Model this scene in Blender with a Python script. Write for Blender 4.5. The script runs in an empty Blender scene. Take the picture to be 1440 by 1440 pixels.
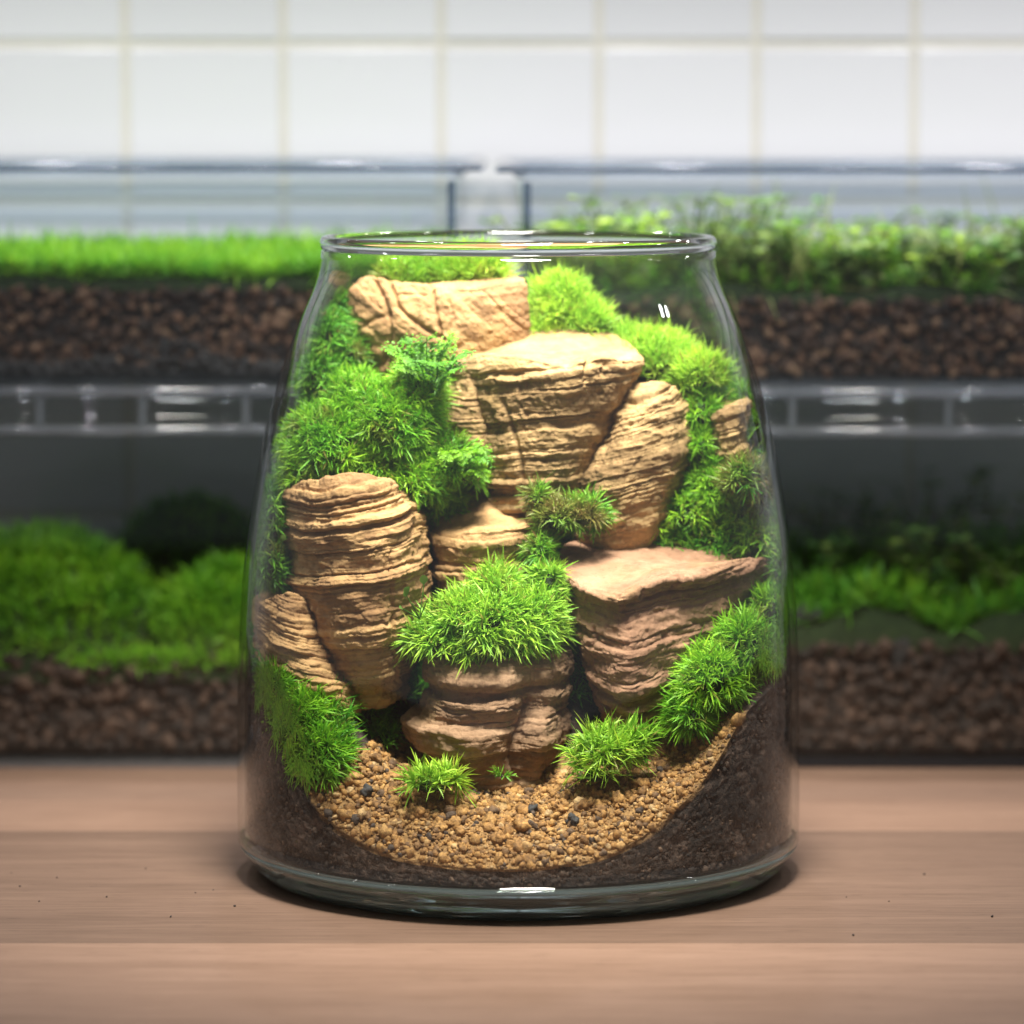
import bpy, math, random
import numpy as np
from mathutils import Vector

# ------------------------------------------------------------------ camera
F_PX, DIST, CAM_H = 5300.0, 1.35, 0.2725
PITCH = math.atan(557 / F_PX)
XC = (729 - 720) / F_PX * DIST            # jar axis sits a little right of the optical axis
scene = bpy.context.scene
cam_d = bpy.data.cameras.new('camera')
cam_d.sensor_width = 36.0
cam_d.lens = 36.0 * F_PX / 1440
cam_d.clip_end = 50
cam = bpy.data.objects.new('camera', cam_d)
scene.collection.objects.link(cam)
cam.location = (-XC, -DIST, CAM_H)
cam.rotation_euler = (math.pi / 2 - PITCH, 0, 0)
cam_d.dof.use_dof = True
cam_d.dof.focus_distance = 1.295
cam_d.dof.aperture_fstop = 7.2
scene.camera = cam

# ------------------------------------------------------------------ world, lamps, exposure
world = bpy.data.worlds.new('World')
scene.world = world
world.use_nodes = True
bg = world.node_tree.nodes['Background']
bg.inputs[0].default_value = (0.90, 0.95, 1.0, 1)
bg.inputs[1].default_value = 0.22
LED_W, LED_Z = 0.30, 0.46
for row, ly in enumerate((0.0, 0.26)):
    for k in range(7):
        l = bpy.data.lights.new('led', 'AREA')
        l.shape = 'DISK'; l.size = 0.022
        l.energy = LED_W * (0.55, 1.52)[row]; l.spread = math.radians(140)
        l.color = (1.0, 0.975, 1.0)
        o = bpy.data.objects.new('led', l)
        scene.collection.objects.link(o)
        o.location = (-0.40 + k * 0.145 + row * 0.03, ly, LED_Z)
# two hot lamps straight above the jar, an added fill softbox in front
def lamp(loc, aim, size, energy, spread, col=(1.0, 0.95, 0.86)):
    jl = bpy.data.lights.new('jar_lamp', 'AREA')
    jl.shape = 'DISK'; jl.size = size; jl.energy = energy; jl.spread = math.radians(spread); jl.color = col
    jo = bpy.data.objects.new('jar_lamp', jl)
    scene.collection.objects.link(jo)
    jo.location = loc
    jo.rotation_euler = (Vector(aim) - Vector(loc)).to_track_quat('-Z', 'Y').to_euler()
lamp((-0.03, 0.04, 0.47), (-0.03, 0.032, 0.19), 0.04, 0.024, 27)
lamp((0.03, 0.015, 0.47), (0.028, 0.005, 0.17), 0.04, 0.042, 27)
lamp((0.03, -0.27, 0.70), (0.0, -0.02, 0.08), 0.20, 1.75, 50)
scene.view_settings.view_transform = 'Standard'
scene.view_settings.look = 'None'
scene.view_settings.exposure = 0.0
scene.view_settings.gamma = 1.0
scene.render.engine = 'CYCLES'
cy = scene.cycles
cy.use_denoising = True
cy.max_bounces = 14; cy.transmission_bounces = 12; cy.glossy_bounces = 6; cy.diffuse_bounces = 4
cy.transparent_max_bounces = 40
cy.sample_clamp_indirect = 4.0
cy.blur_glossy = 0.5

rng = np.random.default_rng(7)
random.seed(7)

# ------------------------------------------------------------------ helpers
cp, sp = math.cos(PITCH), math.sin(PITCH)
def ray(px, py):
    u = (px - 720) / F_PX; v = -(py - 720) / F_PX
    return np.array([u, cp + v * sp, -sp + v * cp])
CAM = np.array([-XC, -DIST, CAM_H])
def unp(px, py, y):
    d = ray(px, py)
    return CAM + d * ((y + DIST) / d[1])
def gnd(px, py, z=0.0):
    d = ray(px, py)
    return CAM + d * ((z - CAM_H) / d[2])
def proj(P):
    P = np.atleast_2d(P); d = P - CAM
    fz = d[:, 1] * cp - d[:, 2] * sp
    vz = d[:, 1] * sp + d[:, 2] * cp
    return np.stack([720 + F_PX * d[:, 0] / fz, 720 - F_PX * vz / fz], 1)

_lat = rng.random((32, 32, 32))
def vnoise(P):
    P = np.asarray(P, float)
    i = np.floor(P).astype(int); f = P - i
    f = f * f * (3 - 2 * f); i = i % 32; j = (i + 1) % 32
    x0, y0, z0 = i.T; x1, y1, z1 = j.T; fx, fy, fz = f.T
    L = _lat
    a = L[x0, y0, z0] * (1 - fx) + L[x1, y0, z0] * fx
    b = L[x0, y1, z0] * (1 - fx) + L[x1, y1, z0] * fx
    c = L[x0, y0, z1] * (1 - fx) + L[x1, y0, z1] * fx
    d = L[x0, y1, z1] * (1 - fx) + L[x1, y1, z1] * fx
    return ((a * (1 - fy) + b * fy) * (1 - fz) + (c * (1 - fy) + d * fy) * fz) * 2 - 1
def fbm(P, octv=4):
    P = np.asarray(P, float); s = 0; a = 1; t = 0
    for k in range(octv):
        s = s + a * vnoise(P * (2 ** k) + 13.7 * k); t += a; a *= 0.5
    return s / t

def mesh_np(name, V, faces, smooth=True):
    """faces: list of int arrays, each (n,3) or (n,4)"""
    me = bpy.data.meshes.new(name)
    V = np.ascontiguousarray(V, dtype=np.float32)
    me.vertices.add(len(V)); me.vertices.foreach_set('co', V.ravel())
    faces = [np.asarray(f, dtype=np.int32) for f in faces if len(f)]
    loops = np.concatenate([f.ravel() for f in faces])
    tot = np.concatenate([np.full(len(f), f.shape[1], np.int32) for f in faces])
    start = np.concatenate([[0], np.cumsum(tot)[:-1]]).astype(np.int32)
    me.loops.add(len(loops)); me.loops.foreach_set('vertex_index', loops)
    me.polygons.add(len(tot))
    me.polygons.foreach_set('loop_start', start)
    me.polygons.foreach_set('loop_total', tot)
    me.update(calc_edges=True)
    me.validate()
    if smooth:
        me.polygons.foreach_set('use_smooth', np.ones(len(me.polygons), bool))
    return me
def fattr(me, name, vals):
    a = me.attributes.new(name, 'FLOAT', 'POINT')
    a.data.foreach_set('value', np.asarray(vals, np.float32))
def link(name, me, mat=None, parent=None, loc=None):
    o = bpy.data.objects.new(name, me)
    scene.collection.objects.link(o)
    if mat is not None and me is not None and not me.materials:
        me.materials.append(mat)
    if loc is not None: o.location = loc
    if parent is not None: o.parent = parent
    return o
def tag(o, label=None, cat=None, group=None, kind=None):
    if label: o['label'] = label
    if cat: o['category'] = cat
    if group: o['group'] = group
    if kind: o['kind'] = kind
    return o
def empty(name, loc=(0, 0, 0), **kw):
    o = bpy.data.objects.new(name, None)
    o.empty_display_size = 0.01
    scene.collection.objects.link(o); o.location = loc
    return tag(o, **kw)

def box_me(name, x0, x1, y0, y1, z0, z1, bev=0.0):
    import bmesh
    bm = bmesh.new()
    bmesh.ops.create_cube(bm, size=1)
    for v in bm.verts:
        v.co = ((x0 + x1) / 2 + v.co.x * (x1 - x0), (y0 + y1) / 2 + v.co.y * (y1 - y0), (z0 + z1) / 2 + v.co.z * (z1 - z0))
    if bev:
        bmesh.ops.bevel(bm, geom=list(bm.edges), offset=bev, segments=2, affect='EDGES', profile=0.6)
    me = bpy.data.meshes.new(name); bm.to_mesh(me); bm.free()
    return me

def revolve(name, prof, n=160, closed=True):
    prof = np.asarray(prof); m = len(prof)
    a = np.linspace(0, 2 * np.pi, n, endpoint=False)
    V = np.stack([prof[:, None, 0] * np.cos(a), prof[:, None, 0] * np.sin(a), np.repeat(prof[:, 1:2], n, 1)], 2).reshape(-1, 3)
    F = []
    for i in range(m if closed else m - 1):
        i2 = (i + 1) % m
        k = np.arange(n); k2 = (k + 1) % n
        F.append(np.stack([i * n + k, i2 * n + k, i2 * n + k2, i * n + k2], 1)[:, ::-1])
    return mesh_np(name, V, F)

def basis(Nn):
    h = np.where(np.abs(Nn[:, 2:3]) < 0.9, np.array([[0, 0, 1.0]]), np.array([[1.0, 0, 0]]))
    a = np.cross(h, Nn); a /= np.linalg.norm(a, axis=1)[:, None]
    return a, np.cross(Nn, a)

def tube_me(P, r0, r1, ns=6):
    P = np.asarray(P); m = len(P)
    T = np.gradient(P, axis=0); T /= np.linalg.norm(T, axis=1)[:, None] + 1e-9
    a, b = basis(T)
    an = np.linspace(0, 2 * np.pi, ns, endpoint=False)
    r = np.linspace(r0, r1, m)[:, None, None]
    V = P[:, None] + r * (a[:, None] * np.cos(an)[None, :, None] + b[:, None] * np.sin(an)[None, :, None])
    k = np.arange(ns); k2 = (k + 1) % ns
    F = [np.stack([i * ns + k, i * ns + k2, (i + 1) * ns + k2, (i + 1) * ns + k], 1) for i in range(m - 1)]
    return V.reshape(-1, 3), np.concatenate(F)

# ------------------------------------------------------------------ materials
def new_mat(name):
    m = bpy.data.materials.new(name); m.use_nodes = True
    nt = m.node_tree
    b = nt.nodes.get('Principled BSDF')
    return m, nt, b
def N(nt, typ, **kw):
    n = nt.nodes.new(typ)
    for k, v in kw.items():
        if k.startswith('i_'):
            key = k[2:]
            n.inputs[int(key) if key.isdigit() else key].default_value = v
        else:
            setattr(n, k, v)
    return n
def ramp(nt, stops):
    r = nt.nodes.new('ShaderNodeValToRGB')
    e = r.color_ramp.elements
    while len(e) < len(stops): e.new(0.5)
    for el, (p, c) in zip(e, stops):
        el.position = p; el.color = (*c, 1)
    return r
def coords(nt, scale=(1, 1, 1), kind='Object'):
    t = nt.nodes.new('ShaderNodeTexCoord'); mp = nt.nodes.new('ShaderNodeMapping')
    mp.inputs['Scale'].default_value = scale
    nt.links.new(t.outputs[kind], mp.inputs['Vector'])
    return mp.outputs['Vector']
def mix_rgb(nt, fac, a, b, mode='MIX'):
    m = nt.nodes.new('ShaderNodeMix'); m.data_type = 'RGBA'; m.blend_type = mode
    for s, v in ((m.inputs[0], fac), (m.inputs[6], a), (m.inputs[7], b)):
        if hasattr(v, 'links') or hasattr(v, 'is_linked'): nt.links.new(v, s)
        elif isinstance(v, (int, float)): s.default_value = v
        else: s.default_value = (*v, 1)
    return m.outputs[2]
def bump(nt, b, height, strength=0.3, dist=0.001):
    n = nt.nodes.new('ShaderNodeBump'); n.inputs['Strength'].default_value = strength
    n.inputs['Distance'].default_value = dist
    nt.links.new(height, n.inputs['Height']); nt.links.new(n.outputs[0], b.inputs['Normal'])

def thin_glass(name, tint=(0.985, 0.99, 0.985), f0=0.04, rough=0.0, haze=0.0):
    m, nt, b = new_mat(name); nt.nodes.remove(b)
    out = nt.nodes['Material Output']
    lw = N(nt, 'ShaderNodeLayerWeight', i_0=0.5)
    pw = N(nt, 'ShaderNodeMath', operation='POWER', i_1=5.0)
    ma = N(nt, 'ShaderNodeMath', operation='MULTIPLY_ADD', i_1=1 - f0, i_2=f0)
    nt.links.new(lw.outputs['Facing'], pw.inputs[0]); nt.links.new(pw.outputs[0], ma.inputs[0])
    tr = N(nt, 'ShaderNodeBsdfTransparent'); tr.inputs[0].default_value = (*tint, 1)
    gl = N(nt, 'ShaderNodeBsdfGlossy'); gl.inputs['Roughness'].default_value = rough
    base = tr.outputs[0]
    if haze:
        df = N(nt, 'ShaderNodeBsdfDiffuse'); df.inputs[0].default_value = (0.8, 0.82, 0.84, 1)
        mh = N(nt, 'ShaderNodeMixShader', i_0=haze)
        nt.links.new(tr.outputs[0], mh.inputs[1]); nt.links.new(df.outputs[0], mh.inputs[2]); base = mh.outputs[0]
    mx = N(nt, 'ShaderNodeMixShader')
    nt.links.new(ma.outputs[0], mx.inputs[0]); nt.links.new(base, mx.inputs[1]); nt.links.new(gl.outputs[0], mx.inputs[2])
    nt.links.new(mx.outputs[0], out.inputs['Surface'])
    return m
M_WALLGLASS = thin_glass('jar_wall_glass', (0.985, 0.992, 0.987), 0.038, 0.0, 0.002)
M_PLASTIC = thin_glass('clear_plastic', (0.94, 0.965, 0.985), 0.04, 0.08, 0.012)
M_TANK = thin_glass('tank_glass', (0.94, 0.955, 0.95), 0.025, 0.0, 0.0)
def solid_glass(name, col, ior=1.5, rough=0.0):
    m, nt, b = new_mat(name)
    b.inputs['Base Color'].default_value = (*col, 1)
    b.inputs['Transmission Weight'].default_value = 1.0
    b.inputs['Roughness'].default_value = rough
    b.inputs['IOR'].default_value = ior
    return m
M_BASEGLASS = solid_glass('jar_base_glass', (0.80, 0.97, 0.95))
M_BASEGLASS.node_tree.nodes['Principled BSDF'].inputs['Transmission Weight'].default_value = 0.94
M_RIMGLASS = solid_glass('jar_rim_glass', (0.90, 0.94, 0.94))
M_RIMPLASTIC = thin_glass('rim_plastic', (0.88, 0.92, 0.97), 0.06, 0.10, 0.06)

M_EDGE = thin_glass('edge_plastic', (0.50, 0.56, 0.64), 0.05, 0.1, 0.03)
M_FLANGE = thin_glass('flange_plastic', (0.80, 0.84, 0.89), 0.04, 0.15, 0.05)
def stone_mat(name, light, mid, dark, scale=1.0):
    m, nt, b = new_mat(name)
    v = coords(nt)
    at = N(nt, 'ShaderNodeAttribute', attribute_name='layer')
    n1 = N(nt, 'ShaderNodeTexNoise', i_Scale=70 * scale, i_Detail=6, i_Roughness=0.65); nt.links.new(v, n1.inputs['Vector'])
    v2 = coords(nt, (0.25, 0.25, 1.0))
    n2 = N(nt, 'ShaderNodeTexNoise', i_Scale=900 * scale, i_Detail=3); nt.links.new(v2, n2.inputs['Vector'])
    s = N(nt, 'ShaderNodeMath', operation='MULTIPLY_ADD', i_1=0.40); nt.links.new(at.outputs['Fac'], s.inputs[0]); nt.links.new(n1.outputs['Fac'], s.inputs[2])
    s2 = N(nt, 'ShaderNodeMath', operation='MULTIPLY_ADD', i_1=0.30, i_2=-0.28); nt.links.new(n2.outputs['Fac'], s2.inputs[0])
    s3 = N(nt, 'ShaderNodeMath', operation='ADD'); nt.links.new(s.outputs[0], s3.inputs[0]); nt.links.new(s2.outputs[0], s3.inputs[1])
    r = ramp(nt, [(0.22, dark), (0.52, mid), (0.85, light)]); nt.links.new(s3.outputs[0], r.inputs[0])
    # dark specks
    n3 = N(nt, 'ShaderNodeTexNoise', i_Scale=650, i_Detail=2); nt.links.new(v, n3.inputs['Vector'])
    r3 = ramp(nt, [(0.66, (0, 0, 0)), (0.74, (1, 1, 1))]); nt.links.new(n3.outputs['Fac'], r3.inputs[0])
    f3 = N(nt, 'ShaderNodeMath', operation='MULTIPLY', i_1=0.45); nt.links.new(r3.outputs[0], f3.inputs[0])
    c = mix_rgb(nt, f3.outputs[0], r.outputs[0], (dark[0] * .35, dark[1] * .33, dark[2] * .33))
    # greenish algae film in patches
    n4 = N(nt, 'ShaderNodeTexNoise', i_Scale=38, i_Detail=4); nt.links.new(v, n4.inputs['Vector'])
    r4 = ramp(nt, [(0.54, (0, 0, 0)), (0.75, (0.55, 0.55, 0.55))]); nt.links.new(n4.outputs['Fac'], r4.inputs[0])
    c = mix_rgb(nt, r4.outputs[0], c, (0.22, 0.15, 0.04))
    nt.links.new(c, b.inputs['Base Color'])
    b.inputs['Roughness'].default_value = 0.88
    b.inputs['Specular IOR Level'].default_value = 0.25
    n5 = N(nt, 'ShaderNodeTexNoise', i_Scale=1100, i_Detail=5, i_Roughness=0.7); nt.links.new(v, n5.inputs['Vector'])
    bump(nt, b, n5.outputs['Fac'], 0.9, 0.0008)
    return m
M_OCHRE = stone_mat('ochre_stone', (0.700, 0.461, 0.214), (0.531, 0.324, 0.144), (0.290, 0.162, 0.073))
M_TAN = stone_mat('tan_stone', (0.613, 0.423, 0.200), (0.471, 0.310, 0.141), (0.255, 0.160, 0.071))
M_ROSE = stone_mat('rose_stone', (0.476, 0.282, 0.176), (0.377, 0.214, 0.130), (0.213, 0.113, 0.066))
M_UMBER = stone_mat('umber_stone', (0.466, 0.301, 0.184), (0.357, 0.220, 0.130), (0.194, 0.112, 0.062))

def leaf_mat(name, base, tip, old=None, trans=0.35, rough=0.5):
    m, nt, b = new_mat(name)
    out = nt.nodes['Material Output']
    at = N(nt, 'ShaderNodeAttribute', attribute_name='along')
    av = N(nt, 'ShaderNodeAttribute', attribute_name='vary')
    c = mix_rgb(nt, at.outputs['Fac'], base, tip)
    hs = N(nt, 'ShaderNodeHueSaturation')
    mv = N(nt, 'ShaderNodeMath', operation='MULTIPLY_ADD', i_1=1.0, i_2=0.60); nt.links.new(av.outputs['Fac'], mv.inputs[0])
    mh = N(nt, 'ShaderNodeMath', operation='MULTIPLY_ADD', i_1=-0.075, i_2=0.53); nt.links.new(av.outputs['Fac'], mh.inputs[0])
    nt.links.new(c, hs.inputs['Color']); nt.links.new(mv.outputs[0], hs.inputs['Value']); nt.links.new(mh.outputs[0], hs.inputs['Hue'])
    col = hs.outputs[0]
    if old:
        ao = N(nt, 'ShaderNodeAttribute', attribute_name='old')
        col = mix_rgb(nt, ao.outputs['Fac'], col, old)
    nt.links.new(col, b.inputs['Base Color'])
    b.inputs['Roughness'].default_value = rough
    b.inputs['Specular IOR Level'].default_value = 0.4
    tl = N(nt, 'ShaderNodeBsdfTranslucent'); nt.links.new(col, tl.inputs[0])
    mx = N(nt, 'ShaderNodeMixShader', i_0=trans)
    nt.links.new(b.outputs[0], mx.inputs[1]); nt.links.new(tl.outputs[0], mx.inputs[2])
    nt.links.new(mx.outputs[0], out.inputs['Surface'])
    return m
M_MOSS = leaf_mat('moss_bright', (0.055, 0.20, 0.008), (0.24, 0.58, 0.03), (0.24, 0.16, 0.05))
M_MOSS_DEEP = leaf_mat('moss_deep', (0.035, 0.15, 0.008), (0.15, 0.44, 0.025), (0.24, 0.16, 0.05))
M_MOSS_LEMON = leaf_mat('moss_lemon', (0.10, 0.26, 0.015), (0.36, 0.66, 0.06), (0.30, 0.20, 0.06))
M_FERN = leaf_mat('fern_green', (0.08, 0.24, 0.004), (0.20, 0.44, 0.008), None, 0.35)
M_LEAF = leaf_mat('leaf_green', (0.07, 0.17, 0.022), (0.17, 0.31, 0.06), None, 0.3, 0.4)
M_WISP = leaf_mat('wispy_olive', (0.14, 0.19, 0.05), (0.34, 0.42, 0.15), None, 0.35)
M_LEAF_LIME = leaf_mat('leaf_lime', (0.13, 0.32, 0.01), (0.26, 0.52, 0.03), None, 0.35, 0.45)

def plain(name, col, rough=0.8, nscale=None, col2=None, bscale=None, bdist=0.0006):
    m, nt, b = new_mat(name)
    b.inputs['Base Color'].default_value = (*col, 1); b.inputs['Roughness'].default_value = rough
    v = coords(nt)
    if nscale:
        n = N(nt, 'ShaderNodeTexNoise', i_Scale=nscale, i_Detail=7, i_Roughness=0.7); nt.links.new(v, n.inputs['Vector'])
        r = ramp(nt, [(0.32, col), (0.68, col2)]); nt.links.new(n.outputs['Fac'], r.inputs[0])
        nt.links.new(r.outputs[0], b.inputs['Base Color'])
    if bscale:
        n = N(nt, 'ShaderNodeTexNoise', i_Scale=bscale, i_Detail=6, i_Roughness=0.75); nt.links.new(v, n.inputs['Vector'])
        bump(nt, b, n.outputs['Fac'], 0.8, bdist)
    return m
def soil_mat():
    m, nt, b = new_mat('dark_soil'); v = coords(nt)
    n1 = N(nt, 'ShaderNodeTexNoise', i_Scale=48, i_Detail=6, i_Roughness=0.72, i_Distortion=0.6); nt.links.new(v, n1.inputs['Vector'])
    n2 = N(nt, 'ShaderNodeTexNoise', i_Scale=520, i_Detail=4, i_Roughness=0.7); nt.links.new(v, n2.inputs['Vector'])
    s_ = N(nt, 'ShaderNodeMath', operation='MULTIPLY_ADD', i_1=0.55); nt.links.new(n2.outputs['Fac'], s_.inputs[0])
    s0 = N(nt, 'ShaderNodeMath', operation='MULTIPLY', i_1=0.65); nt.links.new(n1.outputs['Fac'], s0.inputs[0]); nt.links.new(s0.outputs[0], s_.inputs[2])
    r = ramp(nt, [(0.50, (0.006, 0.004, 0.003)), (0.60, (0.030, 0.019, 0.013)), (0.76, (0.15, 0.098, 0.072))]); nt.links.new(s_.outputs[0], r.inputs[0])
    sa = N(nt, 'ShaderNodeAttribute', attribute_name='sand')
    rs_ = ramp(nt, [(0.3, (0.14, 0.075, 0.03)), (0.7, (0.46, 0.26, 0.09))]); nt.links.new(n2.outputs['Fac'], rs_.inputs[0])
    cc = mix_rgb(nt, sa.outputs['Fac'], r.outputs[0], rs_.outputs[0])
    nt.links.new(cc, b.inputs['Base Color']); b.inputs['Roughness'].default_value = 0.85
    bump(nt, b, n2.outputs['Fac'], 1.0, 0.0018)
    return m
M_SOIL = soil_mat()
M_CUSHION = plain('moss_cushion_base', (0.007, 0.018, 0.004), 0.95, 300, (0.022, 0.042, 0.009))
def grain_mat(name, stops):
    m, nt, b = new_mat(name)
    v = coords(nt)
    av = N(nt, 'ShaderNodeAttribute', attribute_name='vary')
    r = ramp(nt, stops); nt.links.new(av.outputs['Fac'], r.inputs[0])
    n = N(nt, 'ShaderNodeTexNoise', i_Scale=500, i_Detail=5, i_Roughness=0.7); nt.links.new(v, n.inputs['Vector'])
    r2 = ramp(nt, [(0.34, (0.30, 0.27, 0.25)), (0.62, (1.1, 1.08, 1.0))]); nt.links.new(n.outputs['Fac'], r2.inputs[0])
    c = mix_rgb(nt, 1.0, r.outputs[0], r2.outputs[0], 'MULTIPLY')
    nt.links.new(c, b.inputs['Base Color']); b.inputs['Roughness'].default_value = 0.8
    n2 = N(nt, 'ShaderNodeTexNoise', i_Scale=1300, i_Detail=4); nt.links.new(v, n2.inputs['Vector'])
    bump(nt, b, n2.outputs['Fac'], 0.7, 0.0006)
    return m
M_GRAVEL = grain_mat('ochre_gravel', [(0.0, (0.07, 0.05, 0.04)), (0.15, (0.17, 0.095, 0.045)), (0.4, (0.35, 0.18, 0.055)), (0.8, (0.48, 0.27, 0.09)), (1.0, (0.56, 0.38, 0.19))])
M_SUBSTRATE = grain_mat('brown_substrate', [(0.0, (0.02, 0.015, 0.013)), (0.45, (0.07, 0.042, 0.03)), (0.8, (0.20, 0.105, 0.062)), (1.0, (0.30, 0.19, 0.12))])
M_SUBSTRATE_DARK = grain_mat('dark_substrate', [(0.0, (0.02, 0.014, 0.012)), (0.6, (0.075, 0.045, 0.035)), (1.0, (0.15, 0.085, 0.06))])
M_CRUMB = grain_mat('soil_crumb', [(0.0, (0.010, 0.007, 0.006)), (0.5, (0.045, 0.029, 0.021)), (0.85, (0.11, 0.07, 0.05)), (1.0, (0.20, 0.13, 0.09))])
M_CHARCOAL = plain('charcoal', (0.014, 0.014, 0.015), 0.75, 300, (0.06, 0.058, 0.056), 500)
M_STEM = plain('stem', (0.10, 0.10, 0.03), 0.7)
M_BLACK = plain('black_plastic', (0.012, 0.012, 0.014), 0.4)

def wood_mat(name, light, dark, seed):
    m, nt, b = new_mat(name)
    t = N(nt, 'ShaderNodeTexCoord')
    mp = N(nt, 'ShaderNodeMapping'); mp.inputs['Location'].default_value = (seed * 3.1, seed * 1.7, seed)
    mp.inputs['Scale'].default_value = (3.5, 38, 38); nt.links.new(t.outputs['Object'], mp.inputs[0])
    n0 = N(nt, 'ShaderNodeTexNoise', i_Scale=1.0, i_Detail=4, i_Distortion=1.3); nt.links.new(mp.outputs[0], n0.inputs['Vector'])
    mp2 = N(nt, 'ShaderNodeMapping'); mp2.inputs['Location'].default_value = (seed, seed * 2.3, 0)
    mp2.inputs['Scale'].default_value = (24, 520, 300); nt.links.new(t.outputs['Object'], mp2.inputs[0])
    n1 = N(nt, 'ShaderNodeTexNoise', i_Scale=1.0, i_Detail=5, i_Roughness=0.6, i_Distortion=0.3); nt.links.new(mp2.outputs[0], n1.inputs['Vector'])
    s = N(nt, 'ShaderNodeMath', operation='MULTIPLY_ADD', i_1=0.62); nt.links.new(n1.outputs['Fac'], s.inputs[0])
    s0 = N(nt, 'ShaderNodeMath', operation='MULTIPLY', i_1=0.42); nt.links.new(n0.outputs['Fac'], s0.inputs[0]); nt.links.new(s0.outputs[0], s.inputs[2])
    r = ramp(nt, [(0.34, dark), (0.66, light)]); nt.links.new(s.outputs[0], r.inputs[0])
    # short dark pores
    mp3 = N(nt, 'ShaderNodeMapping'); mp3.inputs['Scale'].default_value = (90, 1100, 300); nt.links.new(t.outputs['Object'], mp3.inputs[0])
    n2 = N(nt, 'ShaderNodeTexNoise', i_Scale=1.0, i_Detail=2); nt.links.new(mp3.outputs[0], n2.inputs['Vector'])
    r2 = ramp(nt, [(0.64, (0, 0, 0)), (0.74, (0.7, 0.7, 0.7))]); nt.links.new(n2.outputs['Fac'], r2.inputs[0])
    c = mix_rgb(nt, r2.outputs[0], r.outputs[0], (dark[0] * .45, dark[1] * .42, dark[2] * .4))
    nt.links.new(c, b.inputs['Base Color'])
    b.inputs['Roughness'].default_value = 0.62
    b.inputs['Specular IOR Level'].default_value = 0.15
    bump(nt, b, n1.outputs['Fac'], 0.25, 0.0004)
    return m

def tile_mat():
    m, nt, b = new_mat('white_tile')
    v = coords(nt)
    oi = N(nt, 'ShaderNodeObjectInfo')
    r = ramp(nt, [(0, (0.79, 0.79, 0.81)), (1, (0.84, 0.84, 0.86))]); nt.links.new(oi.outputs['Random'], r.inputs[0])
    nt.links.new(r.outputs[0], b.inputs['Base Color'])
    b.inputs['Roughness'].default_value = 0.22
    n = N(nt, 'ShaderNodeTexNoise', i_Scale=40, i_Detail=2); nt.links.new(v, n.inputs['Vector'])
    bump(nt, b, n.outputs['Fac'], 0.15, 0.001)
    return m
M_TILE = tile_mat()
M_GROUT = plain('grout', (0.72, 0.69, 0.60), 0.9, 120, (0.77, 0.74, 0.66))

# ------------------------------------------------------------------ wall of tiles
WALL_Y = 0.45
wall = link('wall', box_me('wall', -0.95, 0.95, WALL_Y + 0.0002, WALL_Y + 0.08, -0.4, 0.85), M_GROUT)
tag(wall, kind='structure', label='white tiled wall with pale grey grout behind the tanks')
ref = unp(620, 62, WALL_Y)
pitch = (unp(1290, 62, WALL_Y)[0] - unp(180, 62, WALL_Y)[0]) / 5
tile_me = box_me('tile', -pitch / 2 + 0.0019, pitch / 2 - 0.0019, -0.004, 0.004, -pitch / 2 + 0.0019, pitch / 2 - 0.0019, 0.0012)
tile_me.materials.append(M_TILE)
for i in range(-9, 10):
    for j in range(-7, 7):
        t = link('tile', tile_me, None, wall)
        t.location = (ref[0] + (i + 0.5) * pitch, WALL_Y + 0.003 + random.uniform(-.0003, .0003), ref[2] + (j + 0.5) * pitch)
        t.rotation_euler = (random.uniform(-.004, .004), 0, random.uniform(-.004, .004))

# ------------------------------------------------------------------ table
table = empty('table_top', (0, 0, -0.03), kind='structure', label='light brown wooden table top of long boards')
seams = [-0.62, -0.40, gnd(720, 1326)[1], gnd(720, 1168)[1], 0.235, 0.4455]
cols = [((0.212, 0.134, 0.094), (0.136, 0.080, 0.054)), ((0.216, 0.136, 0.096), (0.140, 0.084, 0.056)), ((0.132, 0.083, 0.058), (0.082, 0.050, 0.034)), ((0.204, 0.128, 0.088), (0.124, 0.074, 0.050)), ((0.200, 0.124, 0.084), (0.128, 0.076, 0.052))]
for k in range(5):
    me = box_me('board', -0.9, 0.9, seams[k] + 0.00008, seams[k + 1] - 0.00008, -0.026, 0.0, 0.0002)
    b_ = link('board', me, wood_mat('wood', *cols[k], k + 1), table, (0, 0, 0.03))

# ------------------------------------------------------------------ jar
prof_px = [(352, 277), (366, 277.5), (380, 279.5), (395, 283), (413, 290), (430, 299), (450, 308), (475, 318), (500, 326), (533, 337), (567, 346), (620, 359), (680, 370), (740, 379),
           (807, 386.5), (860, 390.5), (920, 393), (1000, 394), (1120, 394), (1160, 393.5)]
def rz(py, rpx):
    p = unp(729 + rpx, py, 0.0); return (p[0], p[2])
outer = [rz(*q) for q in prof_px]
WT = 0.0026
pr = np.array(outer)[::-1]                # ascending z
def r_out(z): return np.interp(z, pr[:, 1], pr[:, 0])
BASE_T = 0.0125
zs_w = np.concatenate([np.linspace(BASE_T + 0.0004, pr[1, 1], 4)[:-1], np.linspace(pr[1, 1], pr[-1, 1], 70)])
R_OUT = float(r_out(BASE_T))
corner = []
def smooth_r(z):
    return np.mean([r_out(z + d) for d in np.linspace(-0.006, 0.006, 9) if True], axis=0) if False else r_out(z)
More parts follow.
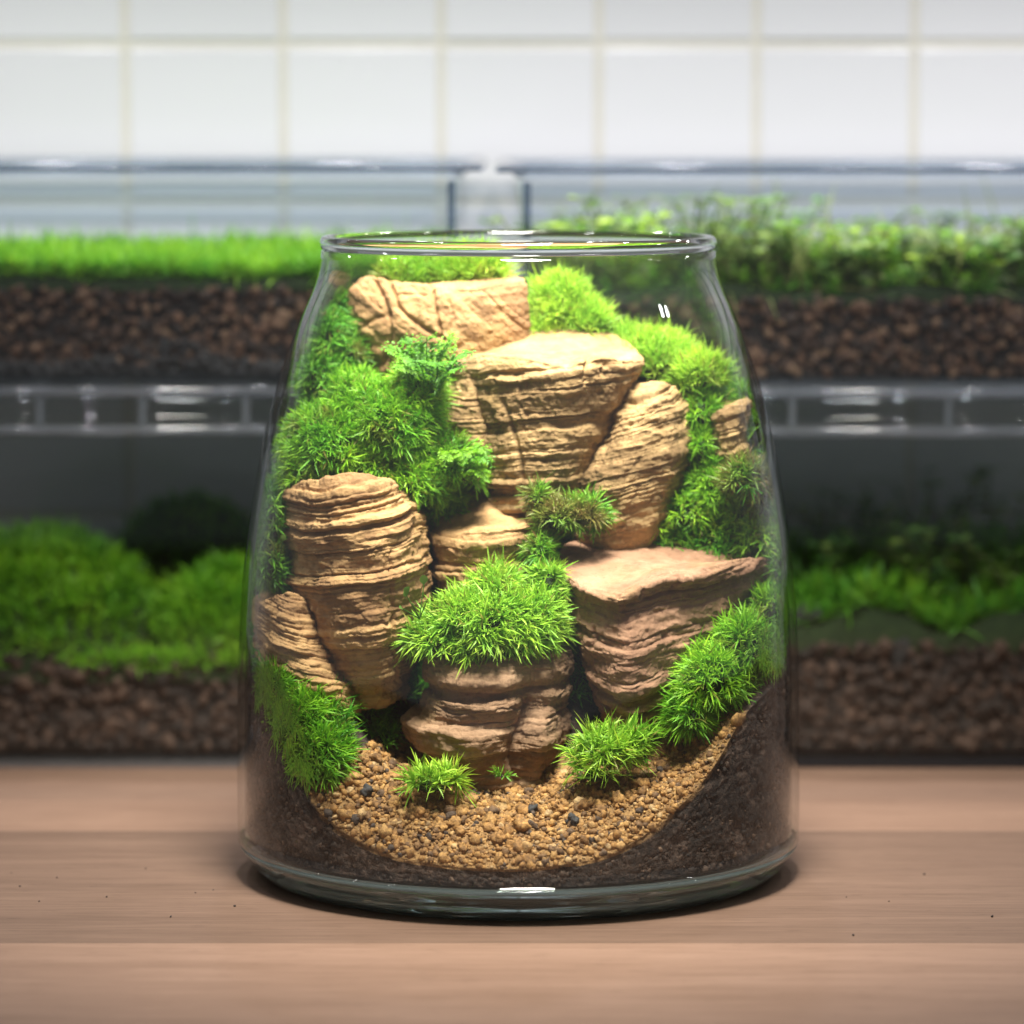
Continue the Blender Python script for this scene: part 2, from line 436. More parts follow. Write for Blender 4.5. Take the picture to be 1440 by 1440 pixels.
# smooth the profile lightly
rs = np.array([r_out(z) for z in zs_w])
for _ in range(3):
    rs[1:-1] = (rs[:-2] + 2 * rs[1:-1] + rs[2:]) / 4
def r_in(z):
    return np.interp(z, zs_w, rs) - WT
jar = empty('glass_jar', (0, 0, 0), label='wide clear glass jar with tapering shoulders holding the moss and stone landscape', cat='jar')
wall_prof = corner + [(r, z) for r, z in zip(rs, zs_w)] + [(r - WT, z) for r, z in zip(rs[::-1], zs_w[::-1])] + [(r - 0.0018, z + 0.0012) for r, z in corner[::-1]]
link('jar_wall', revolve('jar_wall', wall_prof, 200), M_WALLGLASS, jar)
zr = pr[-1, 1]; rr = pr[-1, 0]
rim_prof = []
zt = unp(729, 338, 0)[2] + 0.0015
hz = (zt - zr) / 2
for a in np.linspace(-math.pi / 2 - 0.6, 1.5 * math.pi - 0.6, 22, endpoint=False):
    rim_prof.append((rr - WT / 2 + 0.0018 * math.cos(a), zr + 0.0002 + hz + hz * math.sin(a)))
link('rim', revolve('rim', rim_prof, 200), M_RIMGLASS, jar)
R0 = rs[0]
base_prof = [(0.0004, 0.0052), (0.040, 0.0050), (0.058, 0.0046), (0.064, 0.0030), (0.068, 0.0044), (0.073, 0.0026), (0.077, 0.0038), (0.0815, 0.0016), (0.085, 0.0022), (0.0865, 0.0003), (0.0885, 0.0), (0.0908, 0.0004), (0.0930, 0.0014), (0.0950, 0.0030), (0.0968, 0.0052), (0.0983, 0.0078), (R0 - 0.0008, 0.0103), (R0 - 0.0002, BASE_T),
             (R0 - 0.0030, BASE_T + 0.0003), (0.0945, BASE_T - 0.0006), (0.090, BASE_T - 0.0004), (0.070, BASE_T - 0.0012), (0.03, BASE_T - 0.0018), (0.0004, BASE_T - 0.0018)]
link('base', revolve('base', base_prof, 200), M_BASEGLASS, jar)

def inside(V, m=0.0010):
    V = np.array(V, float)
    V[:, 2] = np.maximum(V[:, 2], BASE_T + 0.0008)
    lim = r_in(V[:, 2]) - m
    r = np.hypot(V[:, 0], V[:, 1])
    s = np.where(r > lim, lim / np.maximum(r, 1e-9), 1.0)
    V[:, 0] *= s; V[:, 1] *= s
    return V

# ------------------------------------------------------------------ soil in the jar
def front_wall_pt(px, py):
    """point on the inner front of the jar seen at a pixel"""
    y = -0.09
    for _ in range(30):
        p = unp(px, py, y); R = r_in(p[2]) - 0.001
        y = -math.sqrt(max(R * R - p[0] ** 2, 1e-6)) * 0.5 + y * 0.5
    return unp(px, py, y)
U = [(341, 905), (347, 930), (362, 985), (400, 1082), (440, 1132), (500, 1180), (560, 1205), (640, 1218), (720, 1222), (790, 1216), (850, 1203), (905, 1175), (950, 1138), (985, 1102), (1012, 1065), (1040, 1012), (1085, 965), (1112, 930)]
ctl = [front_wall_pt(*q) for q in U]
for q in [(570, 1128, -0.070), (640, 1124, -0.067), (720, 1136, -0.064), (800, 1122, -0.066), (870, 1108, -0.066), (960, 1075, -0.052), (1000, 1010, -0.045),
          (540, 1065, -0.035), (540, 1020, -0.012), (600, 1040, -0.02), (460, 1010, -0.05), (430, 940, -0.035), (700, 960, -0.015), (860, 980, -0.02), (950, 960, -0.025),
          (400, 850, -0.008), (1060, 880, -0.02), (480, 800, 0.0), (600, 850, 0.005), (760, 800, 0.0), (900, 800, 0.0), (1050, 760, 0.0),
          (420, 690, 0.012), (560, 680, 0.02), (760, 720, 0.02), (900, 700, 0.02), (1040, 640, 0.02),
          (460, 560, 0.03), (600, 560, 0.035), (760, 560, 0.04), (920, 560, 0.035), (1000, 560, 0.03),
          (500, 450, 0.05), (620, 440, 0.052), (780, 460, 0.055), (900, 500, 0.05)]:
    ctl.append(unp(*q))
for a in (70, 90, 110, 50, 130):
    R = 0.078; ctl.append(np.array([R * math.cos(math.radians(a)), R * math.sin(math.radians(a)), 0.192 - 0.0004 * abs(a - 100)]))
ctl = np.array(ctl)
def tps_k(d): return np.where(d > 1e-9, d * d * np.log(np.maximum(d, 1e-9)), 0.0)
A = tps_k(np.linalg.norm(ctl[:, None, :2] - ctl[None, :, :2], axis=2)) + np.eye(len(ctl)) * 2e-5
Pm = np.c_[np.ones(len(ctl)), ctl[:, :2]]
S = np.block([[A, Pm], [Pm.T, np.zeros((3, 3))]])
sol = np.linalg.solve(S, np.r_[ctl[:, 2], 0, 0, 0])
def terrain(x, y):
    x = np.asarray(x, float); y = np.asarray(y, float)
    d = np.sqrt((x[..., None] - ctl[:, 0]) ** 2 + (y[..., None] - ctl[:, 1]) ** 2)
    z = tps_k(d) @ sol[:-3] + sol[-3] + sol[-2] * x + sol[-1] * y
    return np.clip(z, BASE_T + 0.003, 0.205)
SAND = [(430, 1105), (490, 1060), (540, 1040), (760, 1060), (900, 1060), (960, 1020), (1030, 990), (1056, 1005), (1030, 1080), (965, 1155), (905, 1198), (800, 1240), (640, 1242), (535, 1220), (455, 1165)]
def in_poly(pp, poly):
    x, y = pp.T; r = np.zeros(len(pp), bool)
    for (x1, y1), (x2, y2) in zip(poly, poly[1:] + poly[:1]):
        c = ((y1 > y) != (y2 > y)) & (x < (x2 - x1) * (y - y1) / (y2 - y1 + 1e-9) + x1); r ^= c
    return r
def build_soil():
    nr, na, nk = 90, 520, 90
    a = np.linspace(0, 2 * np.pi, na, endpoint=False)
    # radius at which the terrain meets the glass for each angle
    Rw = np.full(na, 0.085)
    for _ in range(25):
        z = terrain(Rw * np.cos(a), Rw * np.sin(a))
        Rw = 0.5 * Rw + 0.5 * (r_in(z) - 0.0007)
    t = np.linspace(0, 1, nr) ** 0.8
    X = t[:, None] * Rw * np.cos(a); Y = t[:, None] * Rw * np.sin(a)
    Z = terrain(X, Y)
    top = np.stack([X, Y, Z], 2)
    nz = fbm(top.reshape(-1, 3) * 260, 4).reshape(nr, na)
    top[:, :, 2] += nz * 0.0012 * np.minimum(1, (1 - t[:, None]) * 12)
    zw = Z[-1]
    rows = [top]
    zb = BASE_T + 0.0006
    sk = []
    for k in range(1, nk + 1):
        zz = zw + (zb - zw) * k / nk
        Q = np.stack([np.cos(a) * 0.096, np.sin(a) * 0.096, zz], 1)
        lump = 0.0030 * np.clip(fbm(Q * 190, 4) + 0.05, 0, 1) + 0.0012 * np.clip(fbm(Q * 600, 2), 0, 1)
        Rk = r_in(zz) - 0.0007 - np.maximum(lump, 0)
        if k > nk - 4: Rk = Rk - 0.003 * ((k - nk + 4) / 4) ** 2
        sk.append(np.stack([Rk * np.cos(a), Rk * np.sin(a), zz], 1))
    V = np.concatenate([top.reshape(-1, 3)] + sk + [np.array([[0, 0, zb]])])
    F = []; k = np.arange(na); k2 = (k + 1) % na
    for i in range(nr + nk - 1):
        F.append(np.stack([i * na + k, (i + 1) * na + k, (i + 1) * na + k2, i * na + k2], 1))
    c = len(V) - 1; l = (nr + nk - 1) * na
    F.append(np.stack([l + k, np.full(na, c), l + k2], 1))
    me = mesh_np('soil', V, F)
    pp = proj(V); ins = in_poly(pp, SAND).astype(float)
    top_n = nr * na
    sand = np.zeros(len(V)); sand[:top_n] = ins[:top_n]
    rim_s = ins[top_n - na:top_n]
    for k in range(12):
        zz = V[top_n + k * na: top_n + (k + 1) * na, 2]
        dz = zw - zz
        sand[top_n + k * na: top_n + (k + 1) * na] = rim_s * np.clip(1.15 - dz / (0.0032 + 0.0012 * fbm(np.stack([np.cos(a) * 6, np.sin(a) * 6, 0 * a], 1), 2)), 0, 1)
    fattr(me, 'sand', sand)
    return me
soil = link('soil', build_soil(), M_SOIL)
tag(soil, 'dark brown soil banked up against the inside of the jar', 'soil', kind='stuff')

# ------------------------------------------------------------------ stones
def crom(P, n_per, closed=True):
    """Catmull-Rom through control points P (m,3) with n_per[i] samples in segment i"""
    m = len(P); out = []
    segs = m if closed else m - 1
    for i in range(segs):
        if closed:
            p0, p1, p2, p3 = P[(i - 1) % m], P[i], P[(i + 1) % m], P[(i + 2) % m]
        else:
            p0, p1, p2, p3 = P[max(i - 1, 0)], P[i], P[i + 1], P[min(i + 2, m - 1)]
        t = np.linspace(0, 1, n_per[i], endpoint=False)[:, None]
        c = 0.5 * ((2 * p1) + (p2 - p0) * t + (2 * p0 - 5 * p1 + 4 * p2 - p3) * t ** 2 + (3 * p1 - p0 - 3 * p2 + p3) * t ** 3)
        l = p1 + (p2 - p1) * t
        out.append(c * 0.75 + l * 0.25)
    if not closed: out.append(P[-1][None])
    return np.concatenate(out)

class Strata:
    def __init__(self, seed, mean, spread=0.6):
        r = np.random.default_rng(seed)
        th = mean * np.exp(r.normal(0, spread, 400)); th = np.clip(th, mean * 0.25, mean * 3)
        self.b = np.cumsum(th) - 0.25
        self.off = r.uniform(-1, 1, 402); self.gr = r.uniform(0.15, 1, 402) ** 1.5; self.col = r.random(402)
    def ev(self, s):
        i = np.clip(np.searchsorted(self.b, s), 1, 399)
        lo, hi = self.b[i - 1], self.b[i]
        t = (s - lo) / (hi - lo)
        th = hi - lo
        prof = np.sqrt(np.clip(1 - (2 * t - 1) ** 2, 0, 1))           # rounded layer
        w = 0.00042
        g = self.gr[i - 1] * np.exp(-((s - lo) / w) ** 2) + self.gr[i] * np.exp(-((hi - s) / w) ** 2)
        # smooth change of ledge depth near boundaries
        blend = np.clip((s - lo) / 0.0004, 0, 1)
        off = self.off[i - 1] * (1 - blend) * 0.5 + self.off[i] * (0.5 + 0.5 * blend)
        return off, prof, g, self.col[i], i

def stone(label, loops, mat, seed, depth=0.035, lift=0.004, mean=0.0022, amp=0.0011, tilt=0.0, tilt_y=0.0, cracks=(), groove=0.0011, nv=200, nf=200, lump=0.0024, top_amp=0.3, warp=0.0024, name='stone'):
    L3 = []
    for lp in loops:
        P = [unp(*q) for q in lp]
        Lp, Rp = P[0], P[-1]
        yb = max(Lp[1], Rp[1])
        back = []
        for t, dd in ((0.12, 0.55), (0.35, 0.95), (0.65, 0.95), (0.88, 0.55)):
            q = Rp + (Lp - Rp) * t
            q = np.array([q[0], yb + depth * dd, q[2] + lift * dd])
            back.append(q)
        L3.append(np.array(P + back))
    mfr = len(loops[0])
    # samples per segment
    ln = [np.linalg.norm(L3[0][i + 1] - L3[0][i]) + np.linalg.norm(L3[-1][i + 1] - L3[-1][i]) for i in range(mfr - 1)]
    per = [max(3, int(round(nf * l / sum(ln)))) for l in ln] + [9] * 5
    R = np.array([crom(l, per) for l in L3])                 # (loops, n, 3)
    n = R.shape[1]
    dz = [np.linalg.norm(R[i + 1].mean(0) - R[i].mean(0)) for i in range(len(R) - 1)]
    pv = [max(4, int(round(nv * d / sum(dz)))) for d in dz]
    side = crom(R.reshape(len(R), -1), pv, False).reshape(-1, n, 3)
    nr = 34
    c = side[0].mean(0)
    ts = (np.linspace(0, 1, nr + 1)[1:-1] ** 1.25)[::-1]
    cap = np.stack([c + (1 - t) * (side[0] - c) for t in ts])
    G = np.concatenate([cap, side])                           # from centre outward then down
    wt = np.concatenate([np.clip((1 - ts) * 1.0, 0, 1) ** 12 * 0.4, np.clip(np.linspace(0, 1, len(side)) * 22, 0.4, 1)])
    V = np.concatenate([c[None], G.reshape(-1, 3), side[-1].mean(0)[None]])
    rows = len(G); k = np.arange(n); k2 = (k + 1) % n
    F = [np.stack([np.zeros(n, int), 1 + k, 1 + k2], 1)]
    for i in range(rows - 1):
        F.append(np.stack([1 + i * n + k, 1 + (i + 1) * n + k, 1 + (i + 1) * n + k2, 1 + i * n + k2], 1))
    e = len(V) - 1
    F.append(np.stack([1 + (rows - 1) * n + k, np.full(n, e), 1 + (rows - 1) * n + k2], 1))
    me = mesh_np('stone', V, F)
    nrm = np.zeros(len(V) * 3, np.float32); me.vertex_normals.foreach_get('vector', nrm); nrm = nrm.reshape(-1, 3).astype(float)
    cen = V.mean(0)
    if ((V - cen) * nrm).sum(1).mean() < 0:
        me.flip_normals(); nrm = -nrm
    W = np.concatenate([[wt[0]], np.repeat(wt, n), [1.0]])
    st = Strata(seed, mean); fine = Strata(seed + 50, mean * 0.33, 0.4)
    big = V + seed * 0.37
    s = V[:, 2] + tilt * V[:, 0] + tilt_y * V[:, 1] + warp * fbm(big * 30, 3) + 0.0007 * fbm(big * 150, 3)
    off, prof, g, col, idx = st.ev(s)
    loc = 0.5 + 0.5 * np.clip(fbm(np.c_[V[:, 0] * 70, V[:, 1] * 70, idx * 3.3 + seed], 3) * 2.2, -1, 1)   # ledges come and go
    o2, p2, g2, c2, i2 = fine.ev(s)
    loc2 = 0.5 + 0.5 * np.clip(fbm(np.c_[V[:, 0] * 45, V[:, 1] * 45, i2 * 2.1], 2) * 2.5, -1, 1)
    mod = 0.65 + 0.75 * np.clip(0.5 + 1.1 * fbm(big * 28 + 3, 2), 0, 1)
    d = amp * mod * (1.25 * off * (0.25 + 0.75 * loc) + 0.22 * prof) - groove * g * (0.10 + 0.90 * loc) * mod
    d += 0.50 * amp * (o2 * 0.5 + 0.5 * p2) * loc2 - 0.55 * groove * g2 * loc2
    d *= W
    d += lump * fbm(big * 42, 4) + 0.00062 * fbm(big * 330, 3) + 0.00030 * fbm(big * 900, 2)
    fac = fbm(np.round(big * 55 + 0.8 * fbm(big * 60, 2)[:, None]) * 0.77, 1)
    d += 0.0007 * fac * W
    rid = 1 - np.abs(fbm(big * np.array([60, 60, 150]) + 9, 3)) * 3
    d += 0.0007 * np.clip(rid, -0.6, 1) * (0.3 + 0.7 * W)
    pits = np.clip(fbm(big * 240 + 5, 2) - 0.38, 0, 1) * 0.0035
    d -= pits * (0.4 + 0.6 * W)
    d += (1 - W) * top_amp * 0.001 * fbm(big * 120, 4)
    # cracks given as pixel polylines: a narrow groove where the front surface projects
    if cracks:
        pp = proj(V)
        for (pts, wpx, dep) in cracks:
            dm = np.full(len(V), 1e9)
            for (a, b) in zip(pts[:-1], pts[1:]):
                a = np.array(a, float); b = np.array(b, float)
                t = np.clip(((pp - a) @ (b - a)) / ((b - a) @ (b - a)), 0, 1)
                dm = np.minimum(dm, np.linalg.norm(pp - (a + t[:, None] * (b - a)) + 2.5 * fbm(big * 300, 2)[:, None], axis=1))
            d -= dep * np.exp(-(dm / wpx) ** 2) * (nrm[:, 1] < 0.35)
    V2 = inside(V + nrm * d[:, None], 0.0015)
    me.vertices.foreach_set('co', V2.astype(np.float32).ravel()); me.update()
    fattr(me, 'layer', 0.6 * col + 0.4 * c2 - 0.5 + 0.0)
    o = link(name, me, mat)
    o0 = V2.mean(0); o0[2] = V2[:, 2].min()
    me.vertices.foreach_set('co', (V2 - o0).astype(np.float32).ravel()); me.update()
    o.location = o0
    tag(o, label, 'stone', 'stones set in the jar landscape')
    return o, V2

STONES = []
def S_(*a, **k):
    STONES.append(stone(*a, **k)[0])

# top slab
S_('blocky ochre stone with cracked front at the top of the slope below the rim',
   [[(482, 424, .040), (510, 393, .034), (548, 397, .026), (612, 405, .019), (662, 406, .017), (700, 400, .017), (735, 396, .024)],
    [(480, 434, .040), (505, 420, .030), (548, 425, .021), (612, 430, .015), (662, 435, .013), (705, 430, .013), (737, 430, .022)],
    [(492, 465, .040), (515, 470, .028), (556, 470, .020), (612, 468, .013), (662, 470, .012), (710, 470, .013), (742, 474, .022)],
    [(518, 515, .040), (535, 530, .030), (570, 525, .022), (612, 515, .015), (662, 515, .014), (705, 510, .016), (740, 512, .025)]],
   M_OCHRE, 3, depth=0.022, lift=0.0035, mean=0.012, amp=0.0009, tilt=0.9, groove=0.0008, nv=150, lump=0.0022,
   cracks=[([(528, 396), (545, 430), (552, 470), (540, 512)], 3.2, 0.0022), ([(548, 396), (560, 432), (590, 458), (625, 478)], 3.4, 0.0024),
           ([(607, 404), (612, 440), (622, 475)], 3.0, 0.0022), ([(485, 440), (520, 455), (550, 440)], 3.5, 0.0012), ([(498, 465), (520, 455)], 3, 0.001), ([(560, 415), (600, 416)], 2.5, 0.0009), ([(632, 425), (640, 450), (630, 470)], 3, 0.0008)])
# big upper centre stone
S_('largest tan layered stone in mid slope, tapering down from a broad brightly lit top',
   [[(640, 503, .012), (668, 500, .000), (700, 503, -.010), (745, 506, -.016), (798, 517, -.022), (832, 505, -.018), (872, 507, -.013), (903, 506, .006)],
    [(636, 520, .010), (664, 517, -.002), (698, 522, -.012), (745, 526, -.018), (798, 534, -.023), (834, 528, -.019), (870, 528, -.013), (900, 524, .005)],
    [(655, 570, .008), (678, 568, -.003), (705, 568, -.011), (745, 570, -.016), (792, 575, -.019), (825, 570, -.016), (855, 565, -.011), (880, 560, .004)],
    [(676, 635, .006), (692, 635, -.004), (715, 635, -.010), (745, 637, -.014), (785, 640, -.016), (808, 638, -.013), (828, 634, -.008), (850, 630, .004)],
    [(692, 712, .005), (702, 715, -.002), (718, 716, -.007), (745, 718, -.010), (778, 718, -.011), (795, 716, -.009), (810, 712, -.005), (825, 710, .004)]],
   M_TAN, 11, depth=0.026, lift=0.0125, mean=0.0032, amp=0.0011, tilt=-0.10, nv=250, nf=240, lump=0.0016,
   cracks=[([(829, 498), (822, 520), (820, 535)], 2.6, 0.0022), ([(710, 560), (722, 600), (735, 650), (738, 700)], 4, 0.0015), ([(645, 530), (664, 580), (680, 640)], 3, 0.001)])
# left cheek of it
S_('narrow tan stone wedged against the left cheek of the largest layered stone',
   [[(642, 512, .014), (650, 508, .008), (662, 508, .002), (680, 512, .002), (700, 520, .008)],
    [(628, 548, .012), (638, 550, .004), (655, 552, -.003), (678, 556, -.003), (702, 556, .004)],
    [(618, 592, .010), (628, 596, .001), (650, 600, -.005), (680, 602, -.005), (705, 600, .002)],
    [(620, 630, .010), (630, 634, .002), (652, 638, -.003), (680, 640, -.003), (705, 636, .004)],
    [(628, 660, .012), (638, 662, .006), (655, 664, .002), (680, 664, .002), (700, 662, .006)]],
   M_TAN, 12, depth=0.018, mean=0.0042, amp=0.0011, tilt=-0.05, nv=150, nf=110)
# right shoulder
S_('rounded tan layered stone leaning on the right flank of the largest stone',
   [[(862, 552, .014), (875, 542, .007), (900, 536, .001), (928, 536, -.001), (950, 545, .004), (962, 558, .014)],
    [(826, 592, .010), (858, 584, -.004), (890, 574, -.012), (925, 568, -.014), (955, 575, -.006), (976, 590, .012)],
    [(800, 642, .006), (838, 640, -.009), (870, 636, -.018), (910, 630, -.019), (952, 632, -.012), (976, 634, .010)],
    [(786, 692, .004), (820, 694, -.011), (852, 696, -.020), (890, 694, -.020), (934, 692, -.013), (958, 686, .008)],
    [(808, 735, .002), (826, 742, -.009), (852, 746, -.016), (880, 744, -.016), (916, 742, -.011), (938, 734, .006)],
    [(815, 780, .004), (830, 785, -.004), (852, 788, -.009), (875, 786, -.009), (890, 782, -.004), (918, 778, .006)]],
   M_TAN, 21, depth=0.026, lift=0.004, mean=0.0031, amp=0.0014, tilt=-0.30, nv=230, nf=170,
   cracks=[([(858, 575), (840, 620), (812, 668)], 4, 0.0012)])
# small right one
S_('small tan layered stone pressed near the glass under the right shoulder',
   [[(999, 590, .006), (1006, 582, .000), (1018, 574, -.005), (1036, 566, -.006), (1050, 562, .002)],
    [(1000, 602, .005), (1008, 600, -.004), (1022, 594, -.009), (1040, 586, -.008), (1053, 580, .001)],
    [(1006, 622, .004), (1014, 622, -.004), (1026, 618, -.009), (1040, 612, -.008), (1051, 606, .001)],
    [(1010, 644, .004), (1018, 646, -.002), (1028, 644, -.006), (1040, 638, -.006), (1048, 632, .001)]],
   M_TAN, 31, depth=0.012, lift=0.003, mean=0.0016, amp=0.0008, tilt=-0.35, nv=110, nf=90, lump=0.0008)
# left big
S_('tall ochre barrel-shaped stone with ribbed layers beside the left glass',
   [[(404, 690, -.012), (425, 682, -.030), (460, 674, -.042), (505, 669, -.046), (545, 675, -.040), (575, 692, -.022)],
    [(398, 704, -.012), (420, 706, -.033), (458, 700, -.047), (510, 692, -.052), (556, 694, -.044), (588, 712, -.022)],
    [(396, 760, -.014), (420, 772, -.036), (462, 774, -.050), (518, 766, -.055), (572, 758, -.047), (608, 762, -.020)],
    [(404, 815, -.016), (428, 830, -.037), (468, 834, -.050), (522, 828, -.054), (575, 820, -.046), (607, 820, -.018)],
    [(420, 875, -.018), (442, 888, -.036), (478, 894, -.048), (528, 888, -.051), (572, 878, -.042), (596, 872, -.018)],
    [(448, 935, -.020), (466, 946, -.034), (496, 952, -.043), (534, 946, -.045), (566, 938, -.037), (582, 930, -.018)],
    [(480, 985, -.020), (494, 994, -.030), (514, 1000, -.036), (538, 996, -.037), (558, 988, -.031), (570, 982, -.018)]],
   M_OCHRE, 41, depth=0.034, lift=0.006, mean=0.0036, amp=0.0013, tilt=-0.14, groove=0.0017, nv=280, nf=230,
   cracks=[([(549, 775), (550, 860), (549, 905)], 2.2, 0.0013), ([(549, 905), (560, 960)], 3, 0.001)])
# left low
S_('low flaky stone half behind the tall barrel stone at the left glass',
   [[(352, 848, -.012), (362, 846, -.026), (385, 838, -.036), (410, 835, -.040), (440, 850, -.030)],
    [(350, 866, -.014), (364, 872, -.030), (390, 866, -.041), (418, 872, -.044), (448, 885, -.034)],
    [(356, 902, -.016), (372, 910, -.034), (400, 912, -.045), (432, 918, -.047), (465, 925, -.036)],
    [(372, 935, -.020), (392, 946, -.037), (424, 955, -.047), (460, 962, -.048), (492, 962, -.036)],
    [(400, 968, -.024), (420, 980, -.037), (450, 988, -.044), (480, 996, -.045), (505, 998, -.034)]],
   M_OCHRE, 43, depth=0.024, lift=0.004, mean=0.0024, amp=0.0013, tilt=0.32, groove=0.0013, nv=170, nf=150,
   cracks=[([(378, 848), (376, 905)], 3, 0.0012)])
# centre small
S_('small ochre stone with a sloping pale top in the middle of the slope',
   [[(612, 748, -.006), (630, 752, -.020), (665, 750, -.029), (705, 746, -.029), (735, 740, -.022), (750, 728, -.006)],
    [(609, 758, -.006), (628, 768, -.022), (664, 766, -.031), (706, 762, -.031), (736, 756, -.023), (751, 745, -.006)],
    [(612, 800, -.008), (630, 810, -.022), (665, 812, -.029), (705, 810, -.029), (734, 802, -.022), (749, 792, -.008)],
    [(622, 850, -.010), (638, 858, -.020), (668, 862, -.025), (702, 860, -.025), (726, 854, -.020), (740, 846, -.010)]],
   M_OCHRE, 51, depth=0.022, lift=0.0112, mean=0.0024, amp=0.0012, tilt=-0.06, nv=150, nf=170)
# right stone with prow
S_('rosy layered stone with a flat salmon top and a prow-like front corner',
   [[(787, 775, -.016), (800, 812, -.038), (830, 826, -.050), (868, 834, -.060), (890, 824, -.057), (930, 806, -.049), (990, 800, -.042), (1045, 786, -.030), (1086, 786, -.008)],
    [(788, 780, -.016), (802, 820, -.0395), (832, 836, -.0525), (869, 845, -.0625), (892, 835, -.0595), (932, 818, -.0515), (991, 811, -.044), (1045, 799, -.031), (1085, 794, -.008)],
    [(792, 792, -.015), (808, 836, -.036), (838, 852, -.0475), (871, 862, -.0575), (895, 853, -.0545), (934, 836, -.0465), (990, 828, -.039), (1040, 816, -.027), (1078, 806, -.008)],
    [(800, 850, -.018), (815, 884, -.040), (842, 902, -.052), (878, 916, -.061), (906, 908, -.057), (938, 894, -.048), (984, 878, -.040), (1022, 866, -.028), (1046, 856, -.010)],
    [(814, 905, -.020), (828, 936, -.040), (852, 956, -.051), (882, 970, -.059), (906, 964, -.055), (932, 950, -.047), (968, 934, -.039), (1000, 922, -.028), (1018, 912, -.012)],
    [(836, 965, -.024), (848, 988, -.039), (864, 1004, -.048), (886, 1014, -.054), (904, 1010, -.050), (922, 1000, -.044), (946, 988, -.037), (968, 978, -.029), (980, 968, -.016)],
    [(845, 1005, -.026), (856, 1022, -.037), (868, 1034, -.044), (886, 1042, -.049), (900, 1040, -.046), (914, 1030, -.041), (932, 1020, -.035), (948, 1010, -.029), (958, 1002, -.018)]],
   M_ROSE, 61, depth=0.024, lift=0.0062, mean=0.0022, amp=0.0011, warp=0.0010, tilt=-0.02, tilt_y=-0.22, groove=0.0012, nv=240, nf=260, lump=0.0012, top_amp=0.15)
# front centre
S_('squat brown stone with bulging layers at the front carrying a moss cushion on top',
   [[(602, 918, -.036), (626, 926, -.050), (670, 928, -.056), (715, 926, -.056), (745, 922, -.051), (780, 918, -.047), (803, 914, -.030)],
    [(596, 948, -.036), (616, 958, -.056), (668, 962, -.064), (716, 960, -.063), (744, 952, -.053), (780, 948, -.050), (806, 944, -.030)],
    [(606, 962, -.036), (626, 974, -.053), (668, 980, -.060), (714, 978, -.059), (742, 966, -.050), (778, 964, -.049), (803, 960, -.030)],
    [(598, 974, -.036), (618, 986, -.056), (668, 994, -.065), (716, 990, -.063), (744, 976, -.052), (778, 978, -.051), (803, 972, -.030)],
    [(592, 998, -.034), (612, 1010, -.054), (660, 1018, -.062), (708, 1014, -.060), (736, 1000, -.051), (772, 996, -.051), (798, 990, -.030)],
    [(567, 1012, -.034), (590, 1026, -.056), (650, 1038, -.066), (704, 1036, -.063), (728, 1030, -.055), (768, 1022, -.058), (800, 1010, -.030)],
    [(574, 1038, -.034), (600, 1054, -.054), (652, 1064, -.063), (702, 1062, -.061), (727, 1058, -.055), (768, 1052, -.058), (797, 1036, -.030)],
    [(606, 1062, -.036), (628, 1078, -.050), (664, 1088, -.058), (702, 1088, -.057), (728, 1086, -.053), (762, 1082, -.053), (788, 1066, -.032)],
    [(630, 1105, -.038), (645, 1118, -.048), (672, 1126, -.053), (704, 1126, -.053), (728, 1124, -.051), (758, 1120, -.050), (780, 1108, -.034)]],
   M_UMBER, 71, depth=0.026, lift=0.003, mean=0.0055, amp=0.0009, tilt=-0.02, groove=0.0011, nv=240, nf=220, lump=0.0018,
   cracks=[([(742, 985), (728, 1020), (720, 1050), (726, 1110)], 4, 0.0022), ([(600, 966), (640, 985), (700, 992), (742, 978)], 3, 0.0012)])

# ------------------------------------------------------------------ blades and moss
def blade_mesh(name, O, D, Ln, Wd, droop, rg, alt=None, clamp=True, old=None):
    """many small curved leaves: origins O, directions D, lengths, widths"""
    n = len(O)
    up = np.array([0, 0, 1.0])
    side = np.cross(D, up); sn = np.linalg.norm(side, axis=1); bad = sn < 1e-3
    side[bad] = (1, 0, 0); sn[bad] = 1; side /= sn[:, None]
    tw = rg.uniform(-1.2, 1.2, n)
    nrm = np.cross(side, D); nrm /= np.linalg.norm(nrm, axis=1)[:, None] + 1e-9
    sd = side * np.cos(tw)[:, None] + nrm * np.sin(tw)[:, None]
    bendv = rg.normal(0, 0.35, (n, 3)); bendv[:, 2] -= droop
    def pt(t): return O + D * (Ln * t)[:, None] + bendv * (Ln * t * t)[:, None]
    ts = (0.0, 0.35, 0.72); ws = (0.55, 1.0, 0.75)
    V = []
    for t, w in zip(ts, ws):
        p = pt(np.full(n, t)); V += [p - sd * (Wd * w / 2)[:, None], p + sd * (Wd * w / 2)[:, None]]
    V.append(pt(np.ones(n)))
    V = np.stack(V, 1)                                   # n,7,3
    base = np.arange(n)[:, None] * 7
    Q = np.concatenate([base + [0, 1, 3, 2], base + [2, 3, 5, 4]])
    T = base + [4, 5, 6]
    P = V.reshape(-1, 3)
    if clamp: P = inside(P, 0.0006)
    me = mesh_np(name, P, [Q, T])
    al = np.tile([0, 0, .4, .4, .78, .78, 1.0], n)
    fattr(me, 'along', al)
    vr = rg.random(n) if alt is None else alt
    fattr(me, 'vary', np.repeat(vr, 7))
    fattr(me, 'old', np.repeat(old if old is not None else np.zeros(n), 7))
    return me

